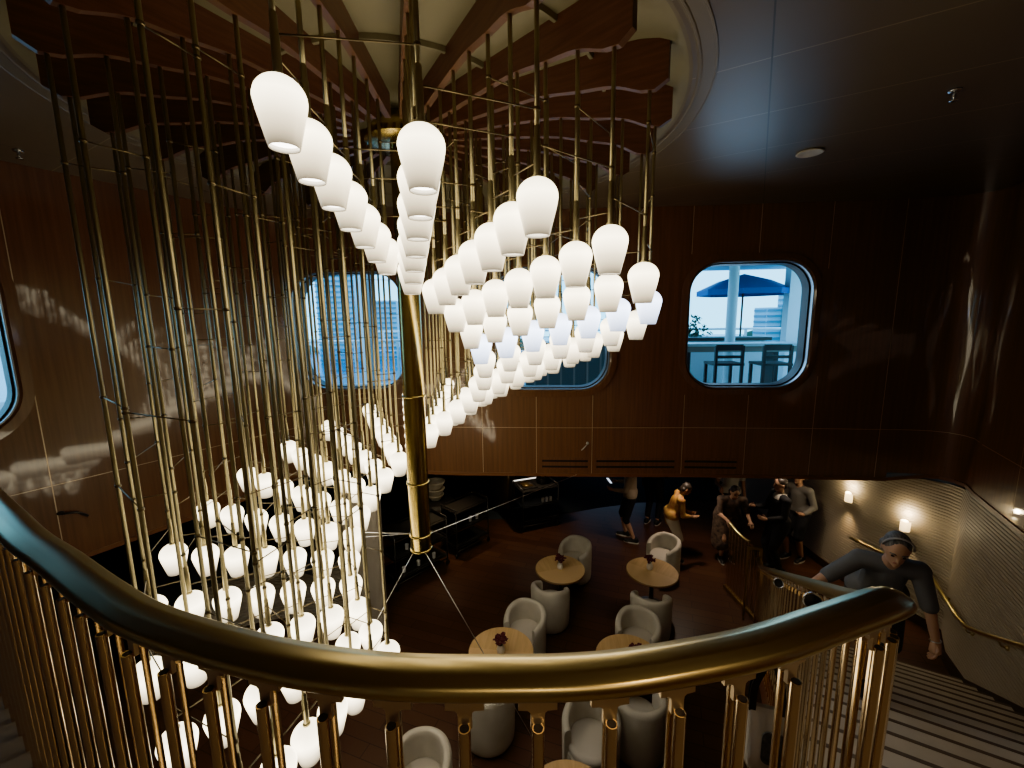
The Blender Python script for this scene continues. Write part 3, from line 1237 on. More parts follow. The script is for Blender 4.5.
def with_attr(m):
    m2 = m.copy()
    N, L = m2.node_tree.nodes, m2.node_tree.links
    at = N.new('ShaderNodeAttribute')
    at.attribute_name = 'rim_height'
    mr = [n for n in N if n.bl_idname == 'ShaderNodeMapRange'][0]
    L.new(at.outputs['Fac'], mr.inputs['Value'])
    return m2


o = obj('shades_beyond', shade_rest(), [with_attr(M['shade']), M['bulb'], with_attr(M['shade_cool'])], rest_o, kind='stuff')

# central pole
bm = bmesh.new()
PR = .088
POLE_B = -1.985
add_lathe(bm, [(.0, POLE_B), (PR, POLE_B), (PR, 1.34)], (CX, CY, 0), 40)
bm.transform(inv)
pole = obj('pole', bm, M['brass_pole'], ch, auto=40)
for z in (POLE_B + .008, POLE_B + .14, -1.37, -.62):
    bm = bmesh.new()
    add_lathe(bm, [(PR, -.008), (PR + .008, -.008), (PR + .01, 0), (PR + .008, .008), (PR, .008)], (CX, CY, z), 40)
    bm.transform(inv)
    obj('collar', bm, M['brass_pole'], pole)
bm = bmesh.new()
add_lathe(bm, [(PR, 1.30), (.24, 1.30), (.27, 1.32), (.27, 1.36), (.20, 1.45), (.16, REC_Z)], (CX, CY, 0), 40)
bm.transform(inv)
obj('canopy', bm, M['brass_pole'], ch, auto=40)
# stay wires from the pole foot
T1 = Vector((-.171, 4.50, 0))
for a, b in [((CX + .03, CY - .07, POLE_B + .01), (.36, 2.3, FLOOR)), ((CX - .06, CY - .05, POLE_B + .01), (-1.45, 2.6, FLOOR + .9)),
             ((CX + .08, CY, POLE_B + .14), (1.9, 7.2, FLOOR + .9)), ((CX - .08, CY, POLE_B + .14), (-2.6, 3.6, POLE_B + .10)), ((CX - .08, CY + .02, POLE_B + .14), (-2.2, 4.4, POLE_B + .06))]:
    pass
for a, b in [((CX + .04, CY - .06, POLE_B + .01), (.42, 3.35, FLOOR)), ((CX - .05, CY - .06, POLE_B + .01), (-1.21, 2.99, -2.55)),
             ((CX + .08, CY, POLE_B + .14), (.9, 5.70, SOFFIT)), ((CX - .08, CY, POLE_B + .14), (-1.28, 3.36, -1.83)), ((CX - .08, CY + .02, POLE_B + .13), (-1.40, 3.5, -1.86))]:
    bm = bmesh.new()
    add_tube(bm, [a, b], .0032, 6)
    bm.transform(inv)
    obj('stay_wire', bm, M['steel'], ch)

# ================================================================== LOWER LOUNGE
chair_src = None


def tub_chair(p, face, label):
    """face: direction (radians, from +X) the open front looks towards"""
    global chair_src
    if chair_src is None:
        t = thing('tub_chair', label, 'chair', (p[0], p[1], FLOOR), face, 'pale tub chairs round the lounge tables')
        Ro, Ri, Ht = .275, .205, .66
        bm = bmesh.new()
        rows = []
        n = 41
        a0, a1 = math.radians(52), math.radians(308)
        for k in range(n):
            a = a0 + (a1 - a0) * k / (n - 1)
            f = abs(k / (n - 1) - .5) * 2
            h = Ht - .125 * max(0, (f - .35) / .65) ** 1.3
            c, s = math.cos(a), math.sin(a)
            P = lambda r, z: Vector((r * c, r * s, z))
            rows.append([P(Ro - .02, .035), P(Ro - .006, .06), P(Ro, .12), P(Ro + .006, h - .05), P(Ro - .004, h - .016), P(Ro - .022, h), P(Ri + .018, h), P(Ri + .004, h - .014), P(Ri, h - .05), P(Ri, .30), P(Ri, .035)])
        rings(bm, rows, True, True, True)
        bmesh.ops.bevel(bm, geom=[e for e in bm.edges if len(e.link_faces) == 2 and e.calc_face_angle(0) > 1.2], offset=.012, segments=2, affect='EDGES')
        obj('backrest', bm, M['chair'], t, auto=50)
        bm = bmesh.new()
        add_lathe(bm, [(0, .06), (.225, .06), (.235, .10), (.235, .30), (0, .30)], seg=32)
        for v in bm.verts:
            if v.co.x > .1: v.co.x *= 1.08
        obj('seat_base', bm, M['chair'], t, auto=50)
        bm = bmesh.new()
        add_lathe(bm, [(0, .30), (.205, .30), (.222, .315), (.226, .35), (.215, .378), (.18, .39), (0, .393)], seg=32)
        for v in bm.verts:
            if v.co.x > .1: v.co.x *= 1.1
        obj('seat_cushion', bm, M['chair_seat'], t, auto=50)
        bm = bmesh.new()
        add_lathe(bm, [(0, 0), (.235, 0), (.24, .015), (.24, .05), (0, .05)], seg=32)
        obj('plinth', bm, M['plinth'], t, auto=50)
        chair_src = t
        return t
    t = copy_thing(chair_src)
    t.location = (p[0], p[1], FLOOR)
    t.rotation_euler = (0, 0, face)
    t['label'] = label
    return t


table_src = None
TAB_H = .58


def lounge_table(p, rz, label):
    global table_src
    if table_src is None:
        t = thing('lounge_table', label, 'table', (p[0], p[1], FLOOR), rz, 'round wooden lounge tables')
        R = .375
        bm = bmesh.new()
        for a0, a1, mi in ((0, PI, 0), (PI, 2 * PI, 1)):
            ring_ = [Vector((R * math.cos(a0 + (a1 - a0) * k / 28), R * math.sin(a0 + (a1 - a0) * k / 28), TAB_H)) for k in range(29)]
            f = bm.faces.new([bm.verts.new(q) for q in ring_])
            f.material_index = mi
        add_lathe(bm, [(R, TAB_H), (R + .006, TAB_H - .006), (R + .006, TAB_H - .024), (R - .01, TAB_H - .032), (0, TAB_H - .032)], seg=56, mi=2)
        bmesh.ops.remove_doubles(bm, verts=bm.verts, dist=.0004)
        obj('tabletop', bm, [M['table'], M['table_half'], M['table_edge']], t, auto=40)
        bm = bmesh.new()
        add_lathe(bm, [(.05, .03), (.034, .06), (.03, .30), (.034, TAB_H - .06), (.12, TAB_H - .03)], seg=24)
        obj('pedestal', bm, M['black_metal'], t, auto=40)
        bm = bmesh.new()
        add_lathe(bm, [(0, 0), (.21, 0), (.215, .008), (.2, .016), (.05, .032), (0, .032)], seg=32)
        obj('base', bm, M['black_metal'], t, auto=40)
        table_src = t
        return t
    t = copy_thing(table_src)
    t.location = (p[0], p[1], FLOOR)
    t.rotation_euler = (0, 0, rz)
    t['label'] = label
    return t


vase_src = None


def flower_vase(p, label, z=None):
    global vase_src
    z = FLOOR + TAB_H + .001 if z is None else z
    if vase_src is None:
        t = thing('flower_vase', label, 'vase', (p[0], p[1], z), 0, 'little white vases of red flowers')
        bm = bmesh.new()
        add_lathe(bm, [(0, 0), (.034, 0), (.044, .012), (.047, .045), (.040, .075), (.028, .095), (.030, .105), (.026, .104), (.024, .09)], seg=24)
        obj('vase_body', bm, M['vase'], t)
        r = random.Random(3)
        bm = bmesh.new()
        for k in range(7):
            a = 2 * PI * k / 7
            add_tube(bm, [(0, 0, .06), (.02 * math.cos(a), .02 * math.sin(a), .12), (.05 * math.cos(a), .05 * math.sin(a), .16)], .003, 6)
        obj('stems', bm, M['leaf'], t)
        for k in range(7):
            a = 2 * PI * k / 6
            c = Vector((.052 * math.cos(a), .052 * math.sin(a), .155 + .02 * (k % 2))) if k < 6 else Vector((0, 0, .19))
            bm = bmesh.new()
            for q in range(9):
                d = Vector((r.uniform(-1, 1), r.uniform(-1, 1), r.uniform(-.4, 1))).normalized()
                rot = d.to_track_quat('Z', 'Y').to_matrix()
                add_ell(bm, c + d * .020, (.018, .006, .026), rot, 8, 5)
            obj('flower', bm, M['flower'], t)
        vase_src = t
        return t
    t = copy_thing(vase_src)
    t.location = (p[0], p[1], z)
    t.rotation_euler = (0, 0, random.uniform(0, 6))
    t['label'] = label
    return t


T1, T2, T3, T4 = Vector((-.168, 4.37, 0)), Vector((1.29, 4.23, 0)), Vector((.708, 5.98, 0)), Vector((2.095, 5.885, 0))
T5 = Vector((.42, 2.76, 0))
TR = math.radians(-8)
lounge_table(T1, TR, 'round wooden table in the middle, its front edge cut off by the handrail')
lounge_table(T2, TR, 'round wooden table right of centre, mostly hidden behind the handrail and one chair')
lounge_table(T3, math.radians(15), 'round wooden table furthest back on the left, between two tub chairs')
lounge_table(T4, math.radians(-38), 'round wooden table furthest back on the right, near the orange blouse')
lounge_table(T5, TR, 'round wooden table at the bottom edge of the picture, seen between brass posts')
flower_vase(T1 + Vector((0, -.03, 0)), 'white vase of dark red flowers on the middle table just above the handrail')
flower_vase(T2 + Vector((.06, -.06, 0)), 'vase of dark red flowers half hidden by the handrail, on the table right of centre')
flower_vase(T3, 'white vase of dark red flowers on the furthest left table')
flower_vase(T4 + Vector((-.02, .05, 0)), 'white vase of dark red flowers on the furthest right table')
UA = math.atan2(U.y, U.x)


def toward(a, b):
    return math.atan2(b[1] - a[1], b[0] - a[0])


for p, tgt, lab in [
    ((1.03, 6.60), T3 + Vector((-.2, .1, 0)), 'pale tub chair on the far side of the furthest left table'),
    ((.515, 5.53), T3, 'pale tub chair seen from behind, in front of the furthest left table'),
    ((.13, 4.94), T1, 'pale tub chair on the far side of the middle table, facing the viewer'),
    ((-.29, 3.86), T1, 'pale tub chair seen from behind, under the handrail in front of the middle table'),
    ((2.56, 6.68), T4 + Vector((-.55, .25, 0)), 'pale tub chair beyond the furthest right table, beside the person in the orange blouse'),
    ((1.89, 5.30), T4 + Vector((.05, .4, 0)), 'pale tub chair seen from behind, in front of the furthest right table'),
    ((1.55, 4.77), T2, 'pale tub chair on the far side of the table right of centre'),
    ((1.25, 3.72), T2, 'pale tub chair seen from behind, below the handrail at right of centre'),
    ((.72, 3.50), T5, 'pale tub chair facing the viewer behind the table at the bottom edge'),
    ((-.85, 3.13), (-1.0, 2.4), 'pale tub chair at the bottom left of centre, seen alone below the handrail'),
]:
    tub_chair(p, toward(p, tgt), lab)


# ---- service trolleys
def trolley(p, rz, label, L=.85, W=.48, H=.86, shelves=3):
    t = thing('service_trolley', label, 'trolley', (p[0], p[1], FLOOR), rz)
    bm = bmesh.new()
    for x in (-L / 2, L / 2):
        for y in (-W / 2, W / 2):
            add_tube(bm, [(x, y, .09), (x, y, H + .07)], .012, 8)
    for x in (-L / 2, L / 2):
        add_tube(bm, [(x, -W / 2, H + .07), (x, W / 2, H + .07)], .011, 8)
    for y in (-W / 2, W / 2):
        add_tube(bm, [(-L / 2, y, .12), (L / 2, y, .12)], .009, 8)
    obj('frame', bm, M['black_metal'], t)
    for k in range(shelves):
        z = .18 + (H - .18) * k / (shelves - 1)
        bm = bmesh.new()
        add_box(bm, (0, 0, z), (L, W, .018))
        for y in (-W / 2, W / 2):
            add_tube(bm, [(-L / 2, y, z + .05), (L / 2, y, z + .05)], .007, 6)
        for x in (-L / 2, L / 2):
            add_tube(bm, [(x, -W / 2, z + .05), (x, W / 2, z + .05)], .007, 6)
        obj('shelf', bm, M['black_metal'], t, auto=40)
    for x in (-L / 2, L / 2):
        for y in (-W / 2, W / 2):
            bm = bmesh.new()
            add_lathe(bm, [(0, -.014), (.036, -.014), (.044, -.006), (.044, .006), (.036, .014), (0, .014)], seg=18)
            bm.transform(Matrix.Translation((x, y, .0445)) @ Matrix.Rotation(PI / 2, 4, 'X'))
            add_box(bm, (x, y, .085), (.03, .04, .02))
            obj('caster', bm, M['black'], t, auto=40)
    return t


def glass_thing(name, cat, p, label, prof, mt, group=None):
    bm = bmesh.new()
    add_lathe(bm, prof, seg=16)
    o = obj(name, bm, mt, auto=50)
    o.location = p
    tag(o, label, cat, group)
    return o


tumbler = [(0, 0), (.03, 0), (.036, .09), (.034, .09), (.028, .006), (0, .006)]
bottle = [(0, 0), (.036, 0), (.038, .01), (.038, .17), (.03, .20), (.014, .225), (.013, .28), (.016, .283), (.016, .295), (0, .296)]
rzA = math.radians(22)
tA = Vector((.46, 8.62, 0))
trolley(tA, rzA, 'black service trolley at the back, right of the dark bar counter', L=.82, W=.62)


def onA(x, y, z): return tA + Matrix.Rotation(rzA, 3, 'Z') @ Vector((x, y, 0)) + Vector((0, 0, FLOOR + z))


for k, x in enumerate((.10, .19, .28)):
    glass_thing('tumbler', 'glass', onA(x, -.2, .532), 'clear glass on the middle shelf of the back trolley', tumbler, M['glassware'], 'glasses on the back trolley')
t = thing('bottle_tub', 'dark tub of bottles on top of the back trolley', 'tub', onA(.2, .02, .871), rzA)
bm = bmesh.new()
add_lathe(bm, [(0, 0), (.12, 0), (.15, .13), (.155, .135), (.145, .135), (.115, .01), (0, .01)], seg=24)
obj('tub_body', bm, M['black'], t, auto=50)
for k in range(4):
    a = k * PI / 2 + .4
    bm = bmesh.new()
    add_lathe(bm, bottle, (.06 * math.cos(a), .06 * math.sin(a), .02), 12)
    obj('bottle', bm, M['black'], t, auto=50)
t = thing('serving_tray', 'dark tray with a folded cloth on the top shelf of the back trolley', 'tray', onA(-.2, 0, .871), rzA)
bm = bmesh.new()
add_box(bm, (0, 0, .008), (.34, .44, .014))
for s_ in (-1, 1):
    add_box(bm, (.17 * s_, 0, .02), (.012, .44, .03))
    add_box(bm, (0, .22 * s_, .02), (.34, .012, .03))
obj('tray_body', bm, M['black_metal'], t, smooth=False)
bm = bmesh.new()
add_box(bm, (0, .02, .03), (.22, .26, .03))
bmesh.ops.bevel(bm, geom=list(bm.edges), offset=.008, segments=2, affect='EDGES')
obj('folded_cloth', bm, M['counter'], t)

rzB = math.radians(47)
tB = Vector((-1.75, 6.85, 0))
trolley(tB, rzB, 'black service trolley behind the chandelier pole, loaded with glassware', L=1.05, W=.5)


def onB(x, y, z): return tB + Matrix.Rotation(rzB, 3, 'Z') @ Vector((x, y, 0)) + Vector((0, 0, FLOOR + z))


for k, (x, y) in enumerate([(-.3, -.12), (-.18, -.05), (-.02, -.14), (.14, -.08), (.3, -.15)]):
    glass_thing('tumbler', 'glass', onB(x, y, .532 if k % 2 else .192), 'clear glass on the shelves of the trolley behind the pole', tumbler, M['glassware'], 'glasses on the near trolley')
tC = Vector((-.95, 7.7, 0))
trolley(tC, rzB, 'black service trolley further back, partly behind the one beside the pole', L=.8, W=.45)


def onC(x, y, z): return tC + Matrix.Rotation(rzB, 3, 'Z') @ Vector((x, y, 0)) + Vector((0, 0, FLOOR + z))


for k, (x, y) in enumerate([(.05, -.1), (.2, -.12)]):
    glass_thing('tumbler', 'glass', onC(x, y, .532), 'clear glass on the middle shelf of the trolley further back', tumbler, M['glassware'], 'glasses on the further trolley')

# dark round pouffe with stacked crockery behind the pole
pb = Vector((-1.58, 8.1, 0))
t = thing('black_stand', 'black rounded stand carrying stacked white crockery, right of the pole', 'stand', (pb.x, pb.y, FLOOR))
bm = bmesh.new()
add_lathe(bm, [(0, 0), (.25, 0), (.27, .02), (.12, .10), (.10, .45), (.2, .58), (.36, .66), (.38, .72), (.34, .78), (0, .79)], seg=32)
obj('stand_body', bm, M['black'], t, auto=50)
z = .79
for k, (r_, h_, lab) in enumerate([(.17, .11, 'white bowl, lowest of the stack on the black stand right of the pole'), (.19, .13, 'white bowl, middle of the stack on the black stand right of the pole'), (.2, .15, 'white bowl, topmost of the stack on the black stand right of the pole')]):
    bm = bmesh.new()
    add_lathe(bm, [(0, 0), (r_ * .55, 0), (r_ * .6, .012), (r_ * .92, h_ * .7), (r_, h_ * .92), (r_ * 1.02, h_), (r_ * .93, h_), (r_ * .85, h_ * .65), (r_ * .5, .03), (0, .025)], seg=28)
    o = obj('bowl', bm, M['bowl'], auto=50)
    o.location = (pb.x, pb.y, FLOOR + z)
    tag(o, lab, 'bowl', 'stacked white bowls')
    z += h_ * .99

# bar counter with dark base
bc = thing('bar_counter', 'dark bronze bar counter with a black base, at the back left of the trolley', 'counter', (-.75, 9.5, FLOOR))
inv = Matrix.Translation(-bc.location)
cp = spline([(-1.9, 9.75, 0), (-1.2, 9.72, 0), (-.72, 9.42, 0), (-.2, 9.0, 0), (-.08, 8.98, 0)], 5)


def counter_part(name, z0, z1, o0, mt):
    bm = bmesh.new()
    rows = []
    for p, tt_, n_, w_ in frames(cp):
        rows.append([p - n_ * -o0 + Vector((0, 0, z0)), p - n_ * .42 + Vector((0, 0, z0)), p - n_ * .42 + Vector((0, 0, z1)), p - n_ * -o0 + Vector((0, 0, z1))])
    rings(bm, rows, True)
    bm.transform(inv)
    return obj(name, bm, mt, bc, auto=30)


counter_part('counter_front', FLOOR + .14, FLOOR + .98, 0, M['counter'])
counter_part('counter_base', FLOOR, FLOOR + .14, .015, M['black'])
counter_part('counter_top', FLOOR + .98, FLOOR + 1.02, .03, M['black_metal'])
bm = bmesh.new()
add_beam(bm, (-.04, 8.86, FLOOR + .85), (.78, 9.15, FLOOR + .85), .03, .012)
bm.transform(inv)
obj('bright_lip', bm, M['bright_lip'], bc, smooth=False)  # no lamp: the lip's bright line is put in as glow
bm = bmesh.new()
for x_, y_ in ((-.02, 8.87), (.76, 9.15)):
    add_beam(bm, (x_, y_, FLOOR), (x_, y_, FLOOR + .85), .02, .02)
add_beam(bm, (-.04, 8.90, FLOOR + .83), (.78, 9.19, FLOOR + .83), .12, .02)
bm.transform(inv)
obj('side_shelf', bm, M['black_metal'], bc, smooth=False)

# grey end pillar and curved ribbed counter under the lamps at lower left
t = thing('pillar', 'smooth grey rounded pillar behind the lowest lamps, left of the pole', 'pillar', (-2.12, 5.42, FLOOR))
bm = bmesh.new()
pts = [(a, b) for a, b in rrect(.62, .22, .08, 5)]
add_prism(bm, pts, 0, 2.06)
bm.transform(Matrix.Rotation(math.radians(-12), 4, 'Z'))
obj('pillar_body', bm, M['slab_grey'], t, auto=40)
cc = thing('host_counter', 'curved grey counter with fine horizontal ribs under the lamps at lower left', 'counter', (-3.4, 5.2, FLOOR))
inv = Matrix.Translation(-cc.location)
path = spline([(-2.5, 5.6, 0), (-3.0, 5.75, 0), (-3.8, 5.62, 0), (-4.35, 5.2, 0), (-4.6, 4.6, 0)], 6)
bm = bmesh.new()
rings(bm, rib_rows([p for p in path], FLOOR, FLOOR + 1.02, .045, .014), False)
bm.transform(inv)
obj('ribbed_front', bm, M['slab_grey'], cc, auto=50)
bm = bmesh.new()
rows = []
for p, tt_, n_, w_ in frames(path):
    rows.append([p + n_ * .03 + Vector((0, 0, FLOOR + 1.02)), p + n_ * .03 + Vector((0, 0, FLOOR + 1.05)), p - n_ * .45 + Vector((0, 0, FLOOR + 1.05)), p - n_ * .45 + Vector((0, 0, FLOOR + 1.02))])
rings(bm, rows, True)
bm.transform(inv)
obj('counter_top', bm, M['black_metal'], cc, auto=30)


# ================================================================== PEOPLE
def blob(caps, ells, voxel=.014, smooth=4):
    bm = bmesh.new()
    for c in caps:
        a, b, ra, rb = Vector(c[0]), Vector(c[1]), c[2], c[3]
        fl = c[4] if len(c) > 4 else 1                # flattening of the section along Y
        d = b - a
        L = max(d.length, 1e-4)
        z = d / L
        up = Vector((0, 1, 0)) if abs(z.y) < .9 else Vector((0, 0, 1))
        x = up.cross(z).normalized()
        y = z.cross(x)
        rows = []
        for k in range(6):
            t = PI / 2 * (1 - k / 5)
            rows.append((a - z * ra * math.sin(t) * .98, ra * max(.02, math.cos(t))))
        for k in range(6):
            t = PI / 2 * k / 5
            rows.append((b + z * rb * math.sin(t) * .98, rb * max(.02, math.cos(t))))
        R = []
        for c_, r_ in rows:
            R.append([c_ + x * r_ * math.cos(2 * PI * k / 14) + y * r_ * fl * math.sin(2 * PI * k / 14) for k in range(14)])
        rings(bm, R, True)
    for e in ells:
        add_ell(bm, e[0], e[1], e[2] if len(e) > 2 else None, 18, 12)
    bmesh.ops.recalc_face_normals(bm, faces=bm.faces)
    me = bpy.data.meshes.new('tmp')
    bm.to_mesh(me)
    bm.free()
    o = bpy.data.objects.new('tmp', me)
    C.objects.link(o)
    md = o.modifiers.new('r', 'REMESH')
    md.mode = 'VOXEL'
    md.voxel_size = voxel
    sm = o.modifiers.new('s', 'SMOOTH')
    sm.factor = .5
    sm.iterations = smooth
    dg = bpy.context.evaluated_depsgraph_get()
    dg.update()
    new = bpy.data.meshes.new_from_object(o.evaluated_get(dg))
    bpy.data.objects.remove(o)
    bpy.data.meshes.remove(me)
    out = bmesh.new()
    out.from_mesh(new)
    bpy.data.meshes.remove(new)
    return out


def two_bone(a, b, l1, l2, hint):
    a, b = Vector(a), Vector(b)
    d = b - a
    L = min(d.length, (l1 + l2) * .999)
    dn_ = d.normalized()
    b = a + dn_ * L
    x = (l1 * l1 - l2 * l2 + L * L) / (2 * L)
    h = math.sqrt(max(0, l1 * l1 - x * x))
    n = (Vector(hint) - dn_ * Vector(hint).dot(dn_)).normalized()
    return a + dn_ * x + n * h, b


def hand_bm(bm, wrist, d, palm_n, side, size=1.0, curl=.5):
    """palm, four unequal fingers with knuckle bends and a thumb from the side of the palm"""
    d = Vector(d).normalized()
    n = Vector(palm_n)
    n = (n - d * n.dot(d)).normalized()
    s = d.cross(n) * side                            # towards the thumb
    w = Vector(wrist)
    add_tube(bm, [w - d * .01, w + d * .03 * size, w + d * .07 * size, w + d * .085 * size], .03, 10, radii=[.026 * size, .034 * size, .037 * size, .028 * size])
    for k, (off, L) in enumerate([(.026, .066), (.009, .075), (-.009, .069), (-.025, .054)]):
        b0 = w + d * .072 * size + s * off * size
        L *= size
        d1 = (d * math.cos(curl * .7) + n * math.sin(curl * .7)).normalized()
        d2 = (d * math.cos(curl * 1.7) + n * math.sin(curl * 1.7)).normalized()
        d3 = (d * math.cos(curl * 2.5) + n * math.sin(curl * 2.5)).normalized()
        p1 = b0 + d1 * L * .45
        p2 = p1 + d2 * L * .32
        p3 = p2 + d3 * L * .23
        add_tube(bm, [b0, p1, p2, p3], .008, 8, radii=[.0092 * size, .0086 * size, .0078 * size, .006 * size])
    t0 = w + d * .022 * size + s * .026 * size
    t1 = t0 + (d * .7 + s * .7 + n * .25).normalized() * .034 * size
    t2 = t1 + (d * .95 + s * .2 + n * .5).normalized() * .028 * size
    add_tube(bm, [t0, t1, t2], .01, 8, radii=[.0125 * size, .0105 * size, .007 * size])


def person(label, loc, yaw, pose, wear, skin, hair, hair_long=0, group=None, voxel=.014, headband=None, scale=1.0):
    P = dict(pelvis=(0, 0, .93), chest=(0, .01, 1.28), neck=(0, .0, 1.43), look=(0, 1, -.12), lift=0,
             handR=(.27, .08, .80), handL=(-.27, .08, .80), footR=(.10, .02, 0), footL=(-.10, -.03, 0),
             elbR=(.3, -1, -.2), elbL=(-.3, -1, -.2), hdR=(0, .25, -1), hdL=(0, .25, -1), curl=.5, kneeR=(0.05, 1, 0), kneeL=(-.05, 1, 0), head_up=(0, .02, 1), width=1.0)
    P.update(pose)
    t = thing('person', label, 'person', loc, yaw, group)
    t.scale = (scale, scale, scale)
    Wd = P['width']
    pel, che, nek = Vector(P['pelvis']), Vector(P['chest']), Vector(P['neck'])
    spine = (nek - pel).normalized()
    hu = Vector(P['head_up']).normalized()
    look = Vector(P['look']).normalized()
    xh = look.cross(hu).normalized()                 # the person's right
    hf = hu.cross(xh).normalized()
    headc = nek + hu * .155 + hf * .025
    rot = Matrix((xh, hf, hu)).transposed()

    def hd(x, y, z): return headc + xh * x + hf * y + hu * z
    sh = {s: che + (nek - che) * .62 + Vector((s * .178 * Wd, 0, 0)) for s in (1, -1)}
    hip = {s: pel + Vector((s * .092 * Wd, 0, -.03)) for s in (1, -1)}
    arm, leg = {}, {}
    for s, k in ((1, 'R'), (-1, 'L')):
        e, h = two_bone(sh[s], P['hand' + k], .285, .255, P['elb' + k])
        arm[s] = (e, h)
        f = Vector(P['foot' + k])
        kn, an = two_bone(hip[s], f + Vector((0, 0, .085)), .435, .42, P['knee' + k])
        leg[s] = (kn, an)
    caps = [(pel, che, .118 * Wd, .125 * Wd, .78), (che, che + (nek - che) * .5, .125 * Wd, .10, .75), (nek - spine * .04, headc - hu * .03, .056, .052), (sh[1], sh[-1], .062, .062), (hip[1] + Vector((0, 0, .03)), hip[-1] + Vector((0, 0, .03)), .105 * Wd, .105 * Wd)]
    for s in (1, -1):
        e, h = arm[s]
        caps += [(sh[s], e, .054, .041), (e, h, .041, .027)]
        kn, an = leg[s]
        caps += [(hip[s], kn, .088 * Wd, .058), (kn, kn.lerp(an, .3), .055, .056), (kn.lerp(an, .3), an, .056, .037)]
        f = Vector(P['foot' + ('R' if s == 1 else 'L')])
        caps += [(an, f + Vector((0, -.035, .04)), .036, .038), (f + Vector((0, -.03, .04)), f + Vector((s * .012, .14, .028)), .038, .026)]
    ells = [(hd(0, .0, .02), (.076, .095, .105), rot), (hd(0, .022, -.052), (.056, .068, .062), rot)]
    caps += [(hd(0, .086, .012), hd(0, .108, -.024), .010, .014), (hd(0, .07, -.085), hd(0, .078, -.088), .02, .02),
             (hd(.078, -.01, .012), hd(.080, -.012, -.022), .014, .011), (hd(-.078, -.01, .012), hd(-.080, -.012, -.022), .014, .011)]
    bm = blob(caps, ells, voxel, 3)
    # face: eyes, brows, lips
    for s in (1, -1):
        add_ell(bm, hd(.031 * s, .084, .012), (.013, .008, .008), rot, 10, 8, 1)
        add_tube(bm, [hd(.016 * s, .094, .032), hd(.034 * s, .091, .037), hd(.05 * s, .078, .031)], .0045, 6, 3)
    add_ell(bm, hd(0, .086, -.052), (.022, .008, .0075), rot, 10, 8, 2)
    for s, k in ((1, 'R'), (-1, 'L')):
        d = Vector(P['hd' + k])
        pn = Vector(P.get('palm' + k, (-s * .9, .2, 0)))
        hand_bm(bm, arm[s][1], d, pn, s if True else 1, 1.0, P['curl'])
    obj('body', bm, [skin, M['eye'], M['lip'], hair], t)
    # hair
    hb = [(hd(0, -.018, .045), (.082, .098, .088), rot), (hd(0, -.055, .0), (.070, .056, .08), rot)]
    hc = []
    if hair_long:
        hc = [(hd(.05, -.06, -.02), hd(.05, -.06, -.02 - hair_long), .045, .03), (hd(-.05, -.06, -.02), hd(-.05, -.06, -.02 - hair_long), .045, .03), (hd(0, -.075, -.02), hd(0, -.08, -.02 - hair_long), .05, .035)]
    bm = blob(hc, hb, .011, 2)
    bmesh.ops.delete(bm, geom=[v for v in bm.verts if (v.co - headc).dot(hf) > .055 and (v.co - headc).dot(hu) < .052], context='VERTS')
    obj('hair', bm, hair, t)
    if headband:
        bm = bmesh.new()
        pts = [hd(.088 * math.cos(a), -.01 + .012 * math.sin(a), .045 + .098 * math.sin(a)) for a in [PI * k / 14 for k in range(15)]]
        pts = [p_ + hf * .03 for p_ in pts]
        add_tube(bm, pts, .007, 8)
        obj('headband', bm, headband, t)
    # garments
    g = .016
    if 'top' in wear:
        m_, sleeve, hem = wear['top']
        bt = pel + (che - pel) * hem
        cs = [(bt, che, (.118 + g) * Wd + .004, (.125 + g) * Wd, .80), (che, che + (nek - che) * .55, (.125 + g) * Wd, .085, .80), (sh[1], sh[-1], .072, .072)]
        if wear.get('skirt'):
            for s in (1, -1):
                cs.append((hip[s] + Vector((0, 0, .02)), hip[s] + Vector((s * .02, .06, -wear['skirt'])), .130 * Wd, .17))
            cs.append((hip[1], hip[-1], .14 * Wd, .14 * Wd))
        for s in (1, -1):
            e, h = arm[s]
            if sleeve <= 1:
                q_ = sh[s].lerp(e, sleeve)
                cs.append((sh[s], q_, .066, .058))
            else:
                cs += [(sh[s], e, .066, .052), (e, e.lerp(h, sleeve - 1), .052, .040)]
        if hem <= .06:
            cs.append((hip[1] + Vector((0, 0, .075)), hip[-1] + Vector((0, 0, .075)), .122 * Wd, .122 * Wd))
        if wear.get('hood'):
            cs.append((nek + Vector((.09, -.08, -.02)), nek + Vector((-.09, -.08, -.02)), .06, .06))
        bm = blob(cs, [], voxel, 3)
        if wear.get('open_front'):
            pass
        obj('top', bm, m_, t)
        if wear.get('inner'):
            bm = blob([(bt - (che - pel) * .06, che + (nek - che) * .3, .128 * Wd, .13 * Wd, .8)], [], voxel, 2)
            obj('undershirt', bm, wear['inner'], t)
    if 'legs' in wear:
        m_, ln = wear['legs']
        cs = [(hip[1] + Vector((0, 0, .035)), hip[-1] + Vector((0, 0, .035)), .119 * Wd, .119 * Wd)]
        for s in (1, -1):
            kn, an = leg[s]
            if ln <= 1:
                cs.append((hip[s], hip[s].lerp(kn, ln), .114 * Wd, .084))
            else:
                cs += [(hip[s], kn, .112 * Wd, .073), (kn, kn.lerp(an, ln - 1), .072, .056)]
        obj('shorts' if ln <= 1 else 'trousers', blob(cs, [], voxel, 3), m_, t)
